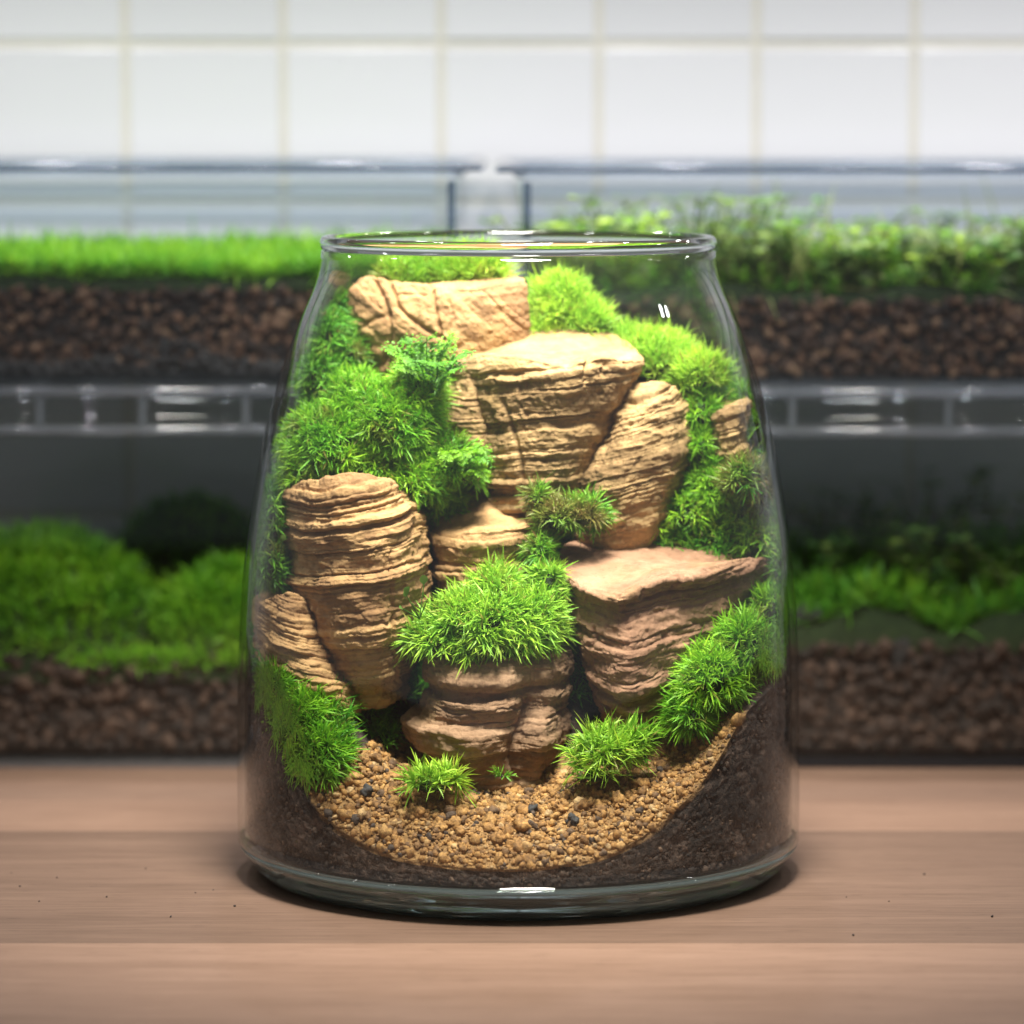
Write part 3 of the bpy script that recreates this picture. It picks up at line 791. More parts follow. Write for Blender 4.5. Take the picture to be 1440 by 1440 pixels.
def shoots(Pts, Nn, rg, per=11, ln=0.0045, wd=0.0007, upb=0.6, spread=(0.1, 1.15), height=0.003, rnd=0.25, droop=0.25):
    """star-like leafy shoots growing from surface points"""
    n = len(Pts)
    ax = Nn * (1 - upb) + np.array([0, 0, upb]) + rg.normal(0, rnd, (n, 3))
    ax /= np.linalg.norm(ax, axis=1)[:, None]
    a, b = basis(ax)
    h = height * rg.uniform(0.5, 1.5, n)
    sc = rg.uniform(0.6, 1.4, n)
    tone = rg.random(n)
    O, D, Ln, Wd, Vr = [], [], [], [], []
    for k in range(per):
        f = k / (per - 1)                                 # 0 = top centre, 1 = low outer
        th = spread[0] + (spread[1] - spread[0]) * f + rg.normal(0, 0.12, n)
        ph = k * 2.39996 + rg.uniform(0, 0.7, n) + tone * 6.28
        rad = a * np.cos(ph)[:, None] + b * np.sin(ph)[:, None]
        O.append(Pts + ax * (h * (1 - 0.75 * f))[:, None])
        D.append(ax * np.cos(th)[:, None] + rad * np.sin(th)[:, None])
        Ln.append(ln * sc * rg.uniform(0.75, 1.2, n)); Wd.append(wd * sc * rg.uniform(0.8, 1.2, n))
        Vr.append(np.clip(0.55 * tone + 0.45 * rg.random(n), 0, 1))
    return np.concatenate(O), np.concatenate(D), np.concatenate(Ln), np.concatenate(Wd), np.concatenate(Vr)

def ell_pts(c, r, n, rg):
    d = rg.normal(0, 1, (n, 3)); d /= np.linalg.norm(d, axis=1)[:, None]
    g = np.sqrt(((d * (r[1] * r[2], r[0] * r[2], r[0] * r[1])) ** 2).sum(1)); g /= g.max()
    d = d[rg.random(n) < g]
    nn = d / r; nn /= np.linalg.norm(nn, axis=1)[:, None]
    return c + d * r, nn

def moss(label, blobs, mat, seed, dens=2.6e5, old=0.0, kind='moss clump', **kw):
    """blobs: (px, py, rx_px, rz_px, y, ry_m)"""
    rg = np.random.default_rng(seed)
    E = []
    for (px, py, rx, rzp, y, ry) in blobs:
        c = unp(px, py, y); s = (y + DIST) / F_PX
        r_ = np.array([rx * s, ry, rzp * s]); sh_ = 0.75 * (kw['ln'] + kw['height'] * 0.6); E.append((c, np.maximum(r_ - sh_ * np.array([1, .8, 1]), 0.35 * r_)))
    Ps, Ns, CV, CF = [], [], [], []
    off = 0
    for i, (c, r) in enumerate(E):
        area = 4 * np.pi * (((r[0] * r[1]) ** 1.6 + (r[0] * r[2]) ** 1.6 + (r[1] * r[2]) ** 1.6) / 3) ** (1 / 1.6)
        P, Nn = ell_pts(c, r, int(area * dens * 1.5), rg)
        keep = (Nn[:, 1] < 0.55) & (Nn[:, 2] > -0.75)
        for j, (c2, r2) in enumerate(E):
            if j != i: keep &= (((P - c2) / r2) ** 2).sum(1) > 0.85
        P, Nn = P[keep], Nn[keep]
        P = P + Nn * (0.0036 * fbm(P * 85 + seed, 3))[:, None]
        Ps.append(P); Ns.append(Nn)
        # the cushion body
        nu, nv_ = 26, 16
        u = np.linspace(0, 2 * np.pi, nu, endpoint=False); v = np.linspace(0.02, np.pi - 0.02, nv_)
        d = np.stack([np.sin(v)[:, None] * np.cos(u), np.sin(v)[:, None] * np.sin(u), np.cos(v)[:, None] * np.ones(nu)], 2).reshape(-1, 3)
        B = c + d * r * 0.93; B += d * (0.0012 * fbm(B * 200, 3))[:, None]
        CV.append(B); k = np.arange(nu); k2 = (k + 1) % nu
        for q in range(nv_ - 1):
            CF.append(off + np.stack([q * nu + k, (q + 1) * nu + k, (q + 1) * nu + k2, q * nu + k2], 1))
        off += nu * nv_
    P = np.concatenate(Ps); Nn = np.concatenate(Ns)
    O, D, Ln, Wd, Vr = shoots(P, Nn, rg, **kw)
    pt = 0.5 + 0.5 * np.clip(fbm(O * 75 + seed, 3) * 2.0, -1, 1)
    Vr = np.clip(0.65 * Vr + 0.35 * pt, 0, 1)
    ol = (rg.random(len(O)) < 0.05).astype(float) * 0.75
    ol = np.maximum(ol, np.clip(fbm(O * 160 + seed * 7, 2) * 2 - 0.75, 0, 0.6))
    if old:
        ol = np.clip(ol + np.clip(fbm(O * 90 + seed * 3, 2) * 2 + old * 2 - 0.8, 0, 1) * 0.8, 0, 1)
    V0 = np.concatenate(CV)
    org = np.array([V0[:, 0].mean(), V0[:, 1].mean(), V0[:, 2].min()])
    root = empty('moss_clump', org, label=label, cat='moss', group='moss clumps in the jar')
    cb = mesh_np('cushion', inside(V0, 0.0012) - org, CF)
    link('cushion', cb, M_CUSHION, root)
    bm_ = blade_mesh('shoots', O, D, Ln, Wd, kw.get('droop', 0.25), rg, Vr, True, ol)
    co = np.zeros(len(bm_.vertices) * 3, np.float32); bm_.vertices.foreach_get('co', co)
    co = co.reshape(-1, 3) - org.astype(np.float32); bm_.vertices.foreach_set('co', co.ravel())
    sh = link('shoots', bm_, mat, root); sh['kind'] = 'stuff'
    return root

FINE = dict(dens=7.5e5, per=9, ln=0.0042, wd=0.00036, upb=0.65, spread=(0.05, 0.80), height=0.0022, rnd=0.24, droop=0.15)
STAR = dict(dens=4.6e5, per=13, ln=0.0036, wd=0.00048, upb=0.40, spread=(0.1, 1.25), height=0.0026, rnd=0.30)
LONG = dict(dens=4.2e5, per=13, ln=0.0046, wd=0.00054, upb=0.28, spread=(0.05, 1.05), height=0.0028, rnd=0.30, droop=0.25)
moss('bright fine moss behind the blocky top stone just under the rim', [(620, 392, 98, 40, .050, .014), (570, 394, 48, 32, .046, .012), (668, 388, 50, 38, .046, .014), (500, 425, 20, 20, .050, .01)], M_MOSS_LEMON, 1, **FINE)
moss('tall bright moss hump right of the blocky top stone', [(788, 438, 44, 52, .042, .016), (825, 462, 42, 36, .036, .014), (765, 470, 30, 28, .034, .012)], M_MOSS_LEMON, 2, **FINE)
moss('bright fine moss mat behind the rounded right shoulder stone', [(925, 512, 62, 44, .028, .018), (980, 530, 48, 38, .018, .016), (890, 490, 40, 26, .034, .014)], M_MOSS_LEMON, 3, **FINE)
moss('moss strip running down beside the small tan stone', [(985, 580, 26, 34, .010, .012), (985, 630, 24, 34, .004, .012), (1045, 560, 18, 26, .012, .01), (1065, 610, 16, 40, .008, .01)], M_MOSS, 4, **STAR)
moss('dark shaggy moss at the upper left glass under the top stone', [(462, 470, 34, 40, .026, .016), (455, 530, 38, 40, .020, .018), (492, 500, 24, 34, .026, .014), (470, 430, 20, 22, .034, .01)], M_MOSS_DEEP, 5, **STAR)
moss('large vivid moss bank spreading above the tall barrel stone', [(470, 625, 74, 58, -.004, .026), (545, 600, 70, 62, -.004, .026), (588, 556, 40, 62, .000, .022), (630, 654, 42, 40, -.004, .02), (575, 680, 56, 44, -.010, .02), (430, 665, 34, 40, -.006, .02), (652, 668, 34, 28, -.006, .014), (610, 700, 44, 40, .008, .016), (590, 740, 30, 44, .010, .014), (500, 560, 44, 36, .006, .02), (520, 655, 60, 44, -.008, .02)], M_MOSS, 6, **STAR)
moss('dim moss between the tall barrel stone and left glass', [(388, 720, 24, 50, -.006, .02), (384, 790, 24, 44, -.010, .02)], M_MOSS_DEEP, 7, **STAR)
moss('olive tinged moss patch below the largest layered stone', [(788, 728, 42, 32, -.024, .014), (822, 728, 34, 28, -.026, .012), (758, 705, 24, 22, -.020, .01), (760, 775, 24, 30, -.030, .01)], M_MOSS_DEEP, 8, old=0.45, **STAR)
moss('sprawling moss between the shoulder stone and flat salmon-topped stone', [(915, 742, 40, 22, .004, .012), (965, 722, 50, 36, .004, .014), (1010, 690, 46, 44, .002, .014), (1040, 728, 40, 34, .002, .014), (930, 758, 56, 26, .006, .012), (1000, 756, 56, 30, .004, .012), (1062, 752, 36, 34, -.004, .012)], M_MOSS, 9, old=0.12, **STAR)
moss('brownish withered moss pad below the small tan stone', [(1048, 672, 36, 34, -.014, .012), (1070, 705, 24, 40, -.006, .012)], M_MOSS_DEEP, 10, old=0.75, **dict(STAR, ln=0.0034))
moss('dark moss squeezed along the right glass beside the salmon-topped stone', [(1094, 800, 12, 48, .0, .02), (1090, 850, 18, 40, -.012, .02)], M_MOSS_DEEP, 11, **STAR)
moss('diagonal moss band below the flat salmon-topped stone along the right glass', [(1078, 862, 32, 36, -.020, .016), (1048, 908, 44, 44, -.038, .016), (1000, 955, 44, 48, -.048, .016), (972, 1005, 32, 40, -.052, .014), (1075, 920, 36, 36, -.028, .014)], M_MOSS, 12, **LONG)
moss('lush moss bank at the lower left glass below the flaky stone', [(392, 968, 38, 46, -.040, .016), (425, 1012, 50, 50, -.047, .016), (455, 1058, 46, 50, -.053, .016), (440, 1085, 30, 28, -.057, .012)], M_MOSS, 13, **LONG)
moss('round shaggy moss cushion draped over the squat brown front stone', [(690, 880, 90, 58, -.044, .020), (612, 898, 50, 36, -.044, .016), (752, 874, 44, 50, -.042, .016), (698, 834, 38, 42, -.038, .016), (772, 818, 22, 34, -.036, .012), (684, 912, 84, 30, -.044, .018)], M_MOSS_LEMON, 14, **LONG)
SPARSE = dict(dens=3.8e5, per=13, ln=0.0048, wd=0.00055, upb=0.55, spread=(0.1, 1.25), height=0.003, droop=0.25)
moss('small yellowish moss tuft on the gravel before the brown stone', [(606, 1106, 46, 22, -.072, .010), (632, 1098, 26, 18, -.070, .008)], M_MOSS_LEMON, 15, **SPARSE)
moss('spiky moss tuft on the gravel under the prow-like stone', [(850, 1058, 52, 40, -.066, .012), (838, 1090, 40, 24, -.070, .009), (885, 1048, 32, 28, -.062, .009)], M_MOSS_LEMON, 16, **dict(SPARSE, ln=0.0054))
moss('tiny green sprig growing at the foot of the brown stone', [(706, 1092, 7, 14, -.068, .003)], M_MOSS_DEEP, 17, **dict(SPARSE, ln=0.003, dens=5e5))
moss('thin pale moss sprig beside the spiky tuft on the gravel', [(914, 1040, 7, 22, -.062, .004), (905, 1064, 12, 8, -.064, .004)], M_MOSS, 18, **dict(SPARSE, ln=0.0034, dens=5e5))
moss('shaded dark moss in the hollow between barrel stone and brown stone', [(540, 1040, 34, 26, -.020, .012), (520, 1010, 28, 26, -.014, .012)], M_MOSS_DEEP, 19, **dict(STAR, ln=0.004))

# thin moss growing on the soil of the slope, filling the gaps between the stones
def slope_moss():
    rg = np.random.default_rng(44)
    n = 15000
    x = rg.uniform(-.092, .092, n); y = rg.uniform(-.090, .075, n); z = terrain(x, y)
    e = 0.002
    nx = -(terrain(x + e, y) - terrain(x - e, y)) / (2 * e); ny = -(terrain(x, y + e) - terrain(x, y - e)) / (2 * e)
    Nn = np.stack([nx, ny, np.ones(n)], 1); Nn /= np.linalg.norm(Nn, axis=1)[:, None]
    P = np.stack([x, y, z], 1)
    pp = proj(P)
    keep = (np.hypot(x, y) < r_in(z) - 0.002) & (((pp[:, 1] < 985) & (y > -.035)) | ((pp[:, 0] > 940) & (pp[:, 1] < 1035 - 0.9 * np.maximum(pp[:, 0] - 990, 0))) | ((pp[:, 0] < 485) & (pp[:, 1] < 1085 - 1.2 * np.maximum(440 - pp[:, 0], 0))))
    P, Nn = P[keep], Nn[keep]
    O, D, Ln, Wd, Vr = shoots(P, Nn, rg, **{k: v for k, v in dict(STAR, ln=0.0042, height=0.004).items() if k != 'dens'})
    me = blade_mesh('slope_moss', O, D, Ln, Wd, 0.25, rg, np.clip(0.7 * Vr, 0, 1), True, (rg.random(len(O)) < 0.08) * 0.7)
    o = link('slope_moss', me, M_MOSS_DEEP)
    tag(o, 'dim green moss covering the soil in the gaps between the stones', 'moss', kind='stuff')
slope_moss()

# ------------------------------------------------------------------ fern and small leafy sprigs in the jar
def leaf_arr(O, D, Ln, Wd, Nv):
    """pointed flat leaves, folded along the midrib; returns V (n,8,3) style arrays"""
    n = len(O)
    D = D / np.linalg.norm(D, axis=1)[:, None]
    sd = np.cross(D, Nv); sd /= np.linalg.norm(sd, axis=1)[:, None] + 1e-9
    up = np.cross(sd, D)
    rows = []
    for t, w in ((0, 0.12), (0.3, 0.9), (0.6, 1.0), (0.85, 0.5)):
        c = O + D * (Ln * t)[:, None] - np.array([0, 0, 1]) * (Ln * 0.25 * t * t)[:, None]
        rows += [c - sd * (Wd * w / 2)[:, None] + up * (Wd * w * 0.12)[:, None], c, c + sd * (Wd * w / 2)[:, None] + up * (Wd * w * 0.12)[:, None]]
    rows.append(O + D * Ln[:, None] - np.array([0, 0, 1]) * (Ln * 0.25)[:, None])
    V = np.stack(rows, 1)
    b = np.arange(n)[:, None] * 13
    Q = np.concatenate([b + [3 * r + c, 3 * r + c + 1, 3 * r + c + 4, 3 * r + c + 3] for r in range(3) for c in range(2)])
    T = np.concatenate([b + [9, 10, 12], b + [10, 11, 12]])
    al = np.tile(np.r_[np.repeat([0.1, .4, .7, .9], 3), 1.0], n)
    return V.reshape(-1, 3), Q, T, al

def frond(root, base, tip, arch, rg, mat, width=0.006, pairs=11, inj=True):
    base = np.array(base); tip = np.array(tip)
    t = np.linspace(0, 1, 16)[:, None]
    P = base + (tip - base) * t + np.array([0, 0, 1]) * (arch * 4 * t * (1 - t))
    V0, F0 = tube_me(P, 0.00028, 0.00012, 5)
    Os, Ds, Ls, Ws, Nv = [], [], [], [], []
    T = np.gradient(P, axis=0); T /= np.linalg.norm(T, axis=1)[:, None]
    ref_up = np.array([0.0, -0.45, 0.9])
    for q in range(pairs):
        f = 0.15 + 0.85 * q / (pairs - 1)
        i = min(int(f * 15), 15)
        sd = np.cross(T[i], ref_up); sd /= np.linalg.norm(sd)
        w = width * (math.sin(math.pi * min(f * 0.85 + 0.12, 1)) ** 0.8 + 0.12)
        for s in (-1, 1):
            d = sd * s * 0.85 + T[i] * 0.6 + rg.normal(0, 0.12, 3); d /= np.linalg.norm(d)
            for sub in range(4):                       # leaflet cut into lobes
                o = P[i] + d * w * sub * 0.27
                dd = d + (0 if sub == 3 else (1 if sub % 2 else -1)) * T[i] * 0.8
                Os.append(o); Ds.append(dd); Ls.append(w * (0.5 if sub < 3 else 0.35)); Ws.append(w * 0.19); Nv.append(ref_up + rg.normal(0, 0.25, 3))
            # leaflet blade itself
            Os.append(P[i]); Ds.append(d); Ls.append(w); Ws.append(w * 0.22); Nv.append(ref_up)
    V, Q, Tt, al = leaf_arr(np.array(Os), np.array(Ds), np.array(Ls), np.array(Ws), np.array(Nv))
    n0 = len(V)
    VV = np.concatenate([V, V0])
    if inj: VV = inside(VV, 0.001)
    org = np.array(root.location)
    me = mesh_np('frond', VV - org, [Q, Tt, F0 + n0])
    fattr(me, 'along', np.r_[al, np.zeros(len(V0))]); fattr(me, 'vary', np.full(len(VV), rg.uniform(.1, .45)))
    link('frond', me, mat, root)
rg = np.random.default_rng(99)
fb = unp(608, 560, -.012)
fern = empty('fern', fb, label='feathery little fern arching out left of the largest layered stone', cat='fern')
for (px, py, y, arch, w) in [(536, 490, -.020, .010, .0058), (566, 477, -.012, .010, .0058), (600, 474, -.020, .010, .006), (634, 480, -.024, .010, .006), (664, 498, -.026, .010, .006), (650, 520, -.03, .008, .0055),
                       (580, 510, -.034, .010, .0055), (615, 515, -.036, .010, .0055), (548, 520, -.03, .008, .005), (640, 470, -.008, .008, .005)]:
    frond(fern, fb + rg.normal(0, .0015, 3), unp(px, py, y), arch * .55, rg, M_FERN, w * 0.95)
fb2 = unp(642, 668, -.018)
fern2 = empty('fern', fb2, label='low fern spray at the right foot of the vivid moss bank', cat='fern')
for (px, py, y, arch, w) in [(690, 640, -.026, .006, .0042), (692, 656, -.030, .005, .0042), (655, 650, -.036, .006, .0042), (688, 676, -.028, .004, .004), (625, 655, -.036, .006, .004)]:
    frond(fern2, fb2 + rg.normal(0, .001, 3), unp(px, py, y), arch, rg, M_FERN, w)

def sprig(label, px, py, y, leaves, mat, inj=True):
    base = unp(px, py, y)
    root = empty('leafy_sprig', base, label=label, cat='plant')
    for (lx, ly, ldy, ln, wd) in leaves:
        tip = unp(lx, ly, y + ldy)
        P = base + (tip - base) * np.linspace(0, 1, 6)[:, None]
        V0, F0 = tube_me(P, 0.00025, 0.00018, 5)
        d = tip - base; d = d / np.linalg.norm(d) + np.array([rg.uniform(-.3, .3), -0.3, 0.1])
        V, Q, T, al = leaf_arr(tip[None], d[None], np.array([ln]), np.array([wd]), np.array([[0.1, -0.7, 0.7]]))
        VV = np.concatenate([V, V0]); VV = inside(VV, 0.001)
        me = mesh_np('leaf', VV - base, [Q, T, F0 + len(V)])
        fattr(me, 'along', np.r_[al, np.zeros(len(V0))]); fattr(me, 'vary', np.full(len(VV), rg.uniform(.2, .8)))
        link('leaf', me, mat, root)
sprig('round-leaved seedling poking out between barrel stone and moss cushion', 590, 870, -.055, [(572, 838, -.004, .006, .0042), (596, 822, 0, .005, .003), (566, 856, -.006, .003, .002), (600, 846, -.005, .0035, .002), (580, 850, -.007, .0028, .002)], M_LEAF)
sprig('small broad-leaved seedling between left glass and barrel stone', 392, 790, -.030, [(380, 742, -.003, .0065, .004), (372, 765, -.002, .004, .003), (398, 760, -.004, .004, .0025)], M_LEAF)

# ------------------------------------------------------------------ gravel
def ico(sub):
    import bmesh
    bm = bmesh.new(); bmesh.ops.create_icosphere(bm, subdivisions=sub, radius=1)
    V = np.array([v.co[:] for v in bm.verts]); F = np.array([[v.index for v in f.verts] for f in bm.faces]); bm.free()
    return V, F
ICO = {1: ico(1), 2: ico(2), 3: ico(3)}
def grains(name, C, R, mat, rg, sub=2, rough=0.35, clamp=None, vary=None):
    V, F = ICO[sub]; n = len(C); m = len(V)
    q = rg.normal(0, 1, (n, 4)); q /= np.linalg.norm(q, axis=1)[:, None]
    w, x, y, z = q.T
    M = np.stack([1 - 2 * (y * y + z * z), 2 * (x * y - w * z), 2 * (x * z + w * y), 2 * (x * y + w * z), 1 - 2 * (x * x + z * z), 2 * (y * z - w * x), 2 * (x * z - w * y), 2 * (y * z + w * x), 1 - 2 * (x * x + y * y)], 1).reshape(n, 3, 3)
    sc = rg.uniform(0.7, 1.25, (n, 1, 3))
    P = V[None] * sc
    nz = fbm((V[None] * 1.9 + rg.uniform(0, 30, (n, 1, 3))).reshape(-1, 3), 3).reshape(n, m, 1)
    P = P * (1 + rough * nz)
    P = np.einsum('nij,nmj->nmi', M, P) * R[:, None, None] + C[:, None]
    P = P.reshape(-1, 3)
    if clamp: P = clamp(P)
    FF = (np.arange(n)[:, None, None] * m + F[None]).reshape(-1, 3)
    me = mesh_np(name, P, [FF])
    vr = rg.random(n) if vary is None else vary
    fattr(me, 'vary', np.repeat(vr, m))
    return me
rg = np.random.default_rng(5)
poly = [(430, 1105), (490, 1060), (540, 1040), (760, 1090), (900, 1080), (960, 1030), (1030, 1000), (1050, 1020), (1020, 1080), (960, 1150), (900, 1192), (800, 1235), (640, 1235), (540, 1212), (470, 1170)]
n = 22000
x = rg.uniform(-.085, .085, n); y = rg.uniform(-.098, -.015, n)
z = terrain(x, y); ok = np.hypot(x, y) < r_in(z) - 0.001
P = np.stack([x, y, z], 1)[ok]; pp = proj(P); P = P[in_poly(pp, poly)]; pp = proj(P)
big_ok = pp[:, 0] < 930
side_sand = np.clip((pp[:, 0] - 880) / 100, 0, 1)
R = 0.00045 * np.exp(rg.normal(0, 0.5, len(P))) * 1.1
R = np.clip(R, 0.0003, 0.0016)
cl = lambda Q: inside(Q, 0.0004)
sel = rg.permutation(len(P))
fine_i = sel[:5200]
g1 = grains('gravel', P[fine_i] + np.c_[np.zeros((len(fine_i), 2)), R[fine_i] * 0.4], R[fine_i], M_GRAVEL, rg, 1, 0.5, cl, np.clip(rg.normal(0.55, 0.25, len(fine_i)), 0, 1))
go = link('gravel', g1, M_GRAVEL)
tag(go, 'fine ochre gravel and sand filling the hollow at the front of the jar', 'gravel', kind='stuff')
mid_i = np.array([i for i in sel[5200:] if rg.random() < 1 - 0.9 * side_sand[i]])[:1500]
Rm = np.clip(0.00095 * np.exp(rg.normal(0, 0.35, len(mid_i))), 0.0008, 0.0026)
g2 = grains('gravel', P[mid_i] + np.c_[np.zeros((len(mid_i), 2)), Rm * 0.45], Rm, M_GRAVEL, rg, 2, 0.95, cl, np.clip(rg.normal(0.5, 0.28, len(mid_i)), 0, 1))
go2 = link('gravel', g2, M_GRAVEL)
tag(go2, 'coarse lumpy ochre gravel in the hollow at the front of the jar', 'gravel', kind='stuff')
def pebble(label, px, py, y, r, mat, vary, grp=None):
    r = r * 0.78
    c = unp(px, py, y); c[2] = terrain(c[0], c[1]) + r * 0.6
    me = grains('pebble', np.zeros((1, 3)), np.array([r]), mat, rg, 3, 0.95, None, np.array([vary]))
    o = link('pebble', me, mat, None, c); tag(o, label, 'pebble', grp)
    V = np.zeros(len(me.vertices) * 3, np.float32); me.vertices.foreach_get('co', V)
    V = inside(V.reshape(-1, 3) + c, 0.0006) - c; me.vertices.foreach_set('co', V.astype(np.float32).ravel()); me.update()
pebble('black charcoal pebble lying among the ochre gravel', 805, 1172, -.080, .0030, M_CHARCOAL, .5)
pebble('grey-black pebble near the foot of the brown front stone', 748, 1140, -.070, .0024, M_CHARCOAL, .5)
pebble('dark pebble beside the yellowish moss tuft', 515, 1128, -.068, .0028, M_CHARCOAL, .5)
for (px, py, yy, r) in [(690, 1160, -.078, .0028), (735, 1168, -.080, .0030), (650, 1150, -.075, .0026), (868, 1150, -.074, .0033), (840, 1140, -.07, .003), (900, 1128, -.066, .0030), (785, 1148, -.073, .0026),
                    (590, 1160, -.076, .0027), (555, 1150, -.072, .0025), (845, 1178, -.078, .0028), (820, 1150, -.074, .0024), (620, 1178, -.082, .0025), (700, 1188, -.086, .0027), (930, 1110, -.060, .0026), (530, 1090, -.055, .0027), (760, 1185, -.085, .0024)]:
    pebble('ochre clay pebble, one of the larger lumps on the gravel', px, py, yy, r, M_GRAVEL, random.uniform(.25, .85), 'larger ochre pebbles on the gravel')

# crumbs of soil pressed against the inside of the glass
rg = np.random.default_rng(15)
n = 5200
ph = rg.uniform(-1.75, 1.75, n); dx_, dy_ = np.sin(ph), -np.cos(ph)
Rw_ = np.full(n, 0.09)
for _ in range(25):
    Rw_ = 0.5 * Rw_ + 0.5 * (r_in(terrain(Rw_ * dx_, Rw_ * dy_)) - 0.001)
zw_ = terrain(Rw_ * dx_, Rw_ * dy_)
zc = BASE_T + 0.0016 + (zw_ - BASE_T - 0.004) * rg.random(n)
rc = np.clip(0.00062 * np.exp(rg.normal(0, 0.5, n)), 0.0003, 0.0020)
keep = (zc < zw_ - 0.0035) & (fbm(np.stack([dx_ * 0.096, dy_ * 0.096, zc], 1) * 120, 3) > -0.18)
ph, dx_, dy_, zc, rc = ph[keep], dx_[keep], dy_[keep], zc[keep], rc[keep]
Rc = r_in(zc) - 0.0012 - rc * 0.55
sc_ = link('soil', grains('soil', np.stack([Rc * dx_, Rc * dy_, zc], 1), rc, M_CRUMB, rg, 1, 0.8, cl, np.clip(rg.normal(0.45, 0.28, len(rc)), 0, 1)), M_CRUMB)
tag(sc_, 'loose brown soil crumbs pressed against the lower glass of the jar', 'soil', kind='stuff')

# ------------------------------------------------------------------ background tanks
YF, YB = 0.213, 0.432
def Xat(px, y=YF): return unp(px, 500, y)[0]
def Zat(py, y=YF): return unp(720, py, y)[2]
def panel(name, root, x0, x1, y0, y1, z0, z1, mat, bev=0.0):
    o = np.array(root.location)
    return link(name, box_me(name, x0 - o[0], x1 - o[0], y0 - o[1], y1 - o[1], z0 - o[2], z1 - o[2], bev), mat, root)
def ring_frame(name, root, x0, x1, y0, y1, z0, z1, w, mat, bev=0.0008):
    """a rectangular frame as one mesh (four mitred bars)"""
    o = np.array(root.location)
    def rect(a, z): return [(x0 + a, y0 + a, z), (x1 - a, y0 + a, z), (x1 - a, y1 - a, z), (x0 + a, y1 - a, z)]
    prof = [(0, z0 + bev), (0, z1 - bev), (bev, z1), (w - bev, z1), (w, z1 - bev), (w, z0 + bev), (w - bev, z0), (bev, z0)]
    V = np.array([p for a, z in prof for p in rect(a, z)]) - o
    F = []
    for i in range(8):
        for k in range(4):
            j = (i + 1) % 8; k2 = (k + 1) % 4
            F.append([i * 4 + k, i * 4 + k2, j * 4 + k2, j * 4 + k])
    me = mesh_np(name, V, [np.array(F)], False)
    return link(name, me, mat, root)
def upper_box(label, x0, x1, z0, z1, taper):
    root = empty('plastic_box', ((x0 + x1) / 2, (YF + YB) / 2, z0), label=label, cat='plastic box', group='planted boxes behind the jar')
    t = 0.0016
    zr0 = z1 - 0.0062
    # tapered walls with a rounded shoulder under the flange
    def wallring(prof, nm, mat, rc=0.008):
        V = []; n = 0
        o = np.array(root.location)
        for a, z in prof:
            xa, xb, ya, yb = x0 + a, x1 - a, YF + a, YB - a
            pts = []
            for (cx_, cy_, s) in ((xb - rc, yb - rc, 0), (xa + rc, yb - rc, 90), (xa + rc, ya + rc, 180), (xb - rc, ya + rc, 270)):
                for q in range(7):
                    an = math.radians(s + q * 15); pts.append((cx_ + rc * math.cos(an), cy_ + rc * math.sin(an), z))
            n = len(pts); V += pts
        m = len(prof); k = np.arange(n); k2 = (k + 1) % n
        F = [np.stack([i * n + k, i * n + k2, (i + 1) * n + k2, (i + 1) * n + k], 1) for i in range(m - 1)]
        return link(nm, mesh_np(nm, np.array(V) - o, F), mat, root)
    wallring([(taper, z0 + t), (taper * 0.55, zr0 - 0.010), (taper * 0.45, zr0 - 0.004), (taper * 0.2, zr0)], 'box_wall', M_PLASTIC)
    wallring([(taper * 0.2 + 0.0002, zr0 + .0002), (-0.0005, zr0 + 0.001), (-0.001, zr0 + 0.0022), (-0.0065, zr0 + 0.0032), (-0.0075, z1 - 0.001), (-0.0065, z1), (-0.003, z1 - 0.0006), (-0.002, zr0 + 0.0042), (taper * 0.2 + 0.0025, zr0 + 0.0036), (taper * 0.2 + 0.003, zr0 + .0002), (taper * 0.2 + 0.0002, zr0 + .0002)], 'flange', M_FLANGE)
    for cx_, cy_ in ((x0 + taper * .7 + .002, YF + taper * .7 + .002), (x1 - taper * .7 - .002, YF + taper * .7 + .002)):  # tinted tubes stand in for the dark refraction line at each front corner
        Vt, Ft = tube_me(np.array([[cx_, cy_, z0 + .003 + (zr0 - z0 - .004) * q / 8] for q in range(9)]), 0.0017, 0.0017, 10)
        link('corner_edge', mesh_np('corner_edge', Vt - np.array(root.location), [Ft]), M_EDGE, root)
    ring_frame('rim_edge', root, x0 - .0082, x1 + .0082, YF - .0082, YB + .0082, z1 - .0034, z1 - .0016, 0.0006, M_EDGE, 0.0002)
    panel('floor', root, x0 + taper + .001, x1 - taper - .001, YF + taper + .001, YB - taper - .001, z0, z0 + t, M_PLASTIC)
    return root
ZU0, ZU1 = Zat(538), Zat(229)
xl0, xl1 = Xat(-430), Xat(651)
xr0, xr1 = Xat(725), Xat(1860)
upper_box('clear plastic box of level green moss stacked at the upper left', xl0, xl1, ZU0, ZU1, 0.004)
upper_box('clear plastic box of tall leafy plants stacked at the upper right', xr0, xr1, ZU0 - 0.001, ZU1 - .0006, 0.004)
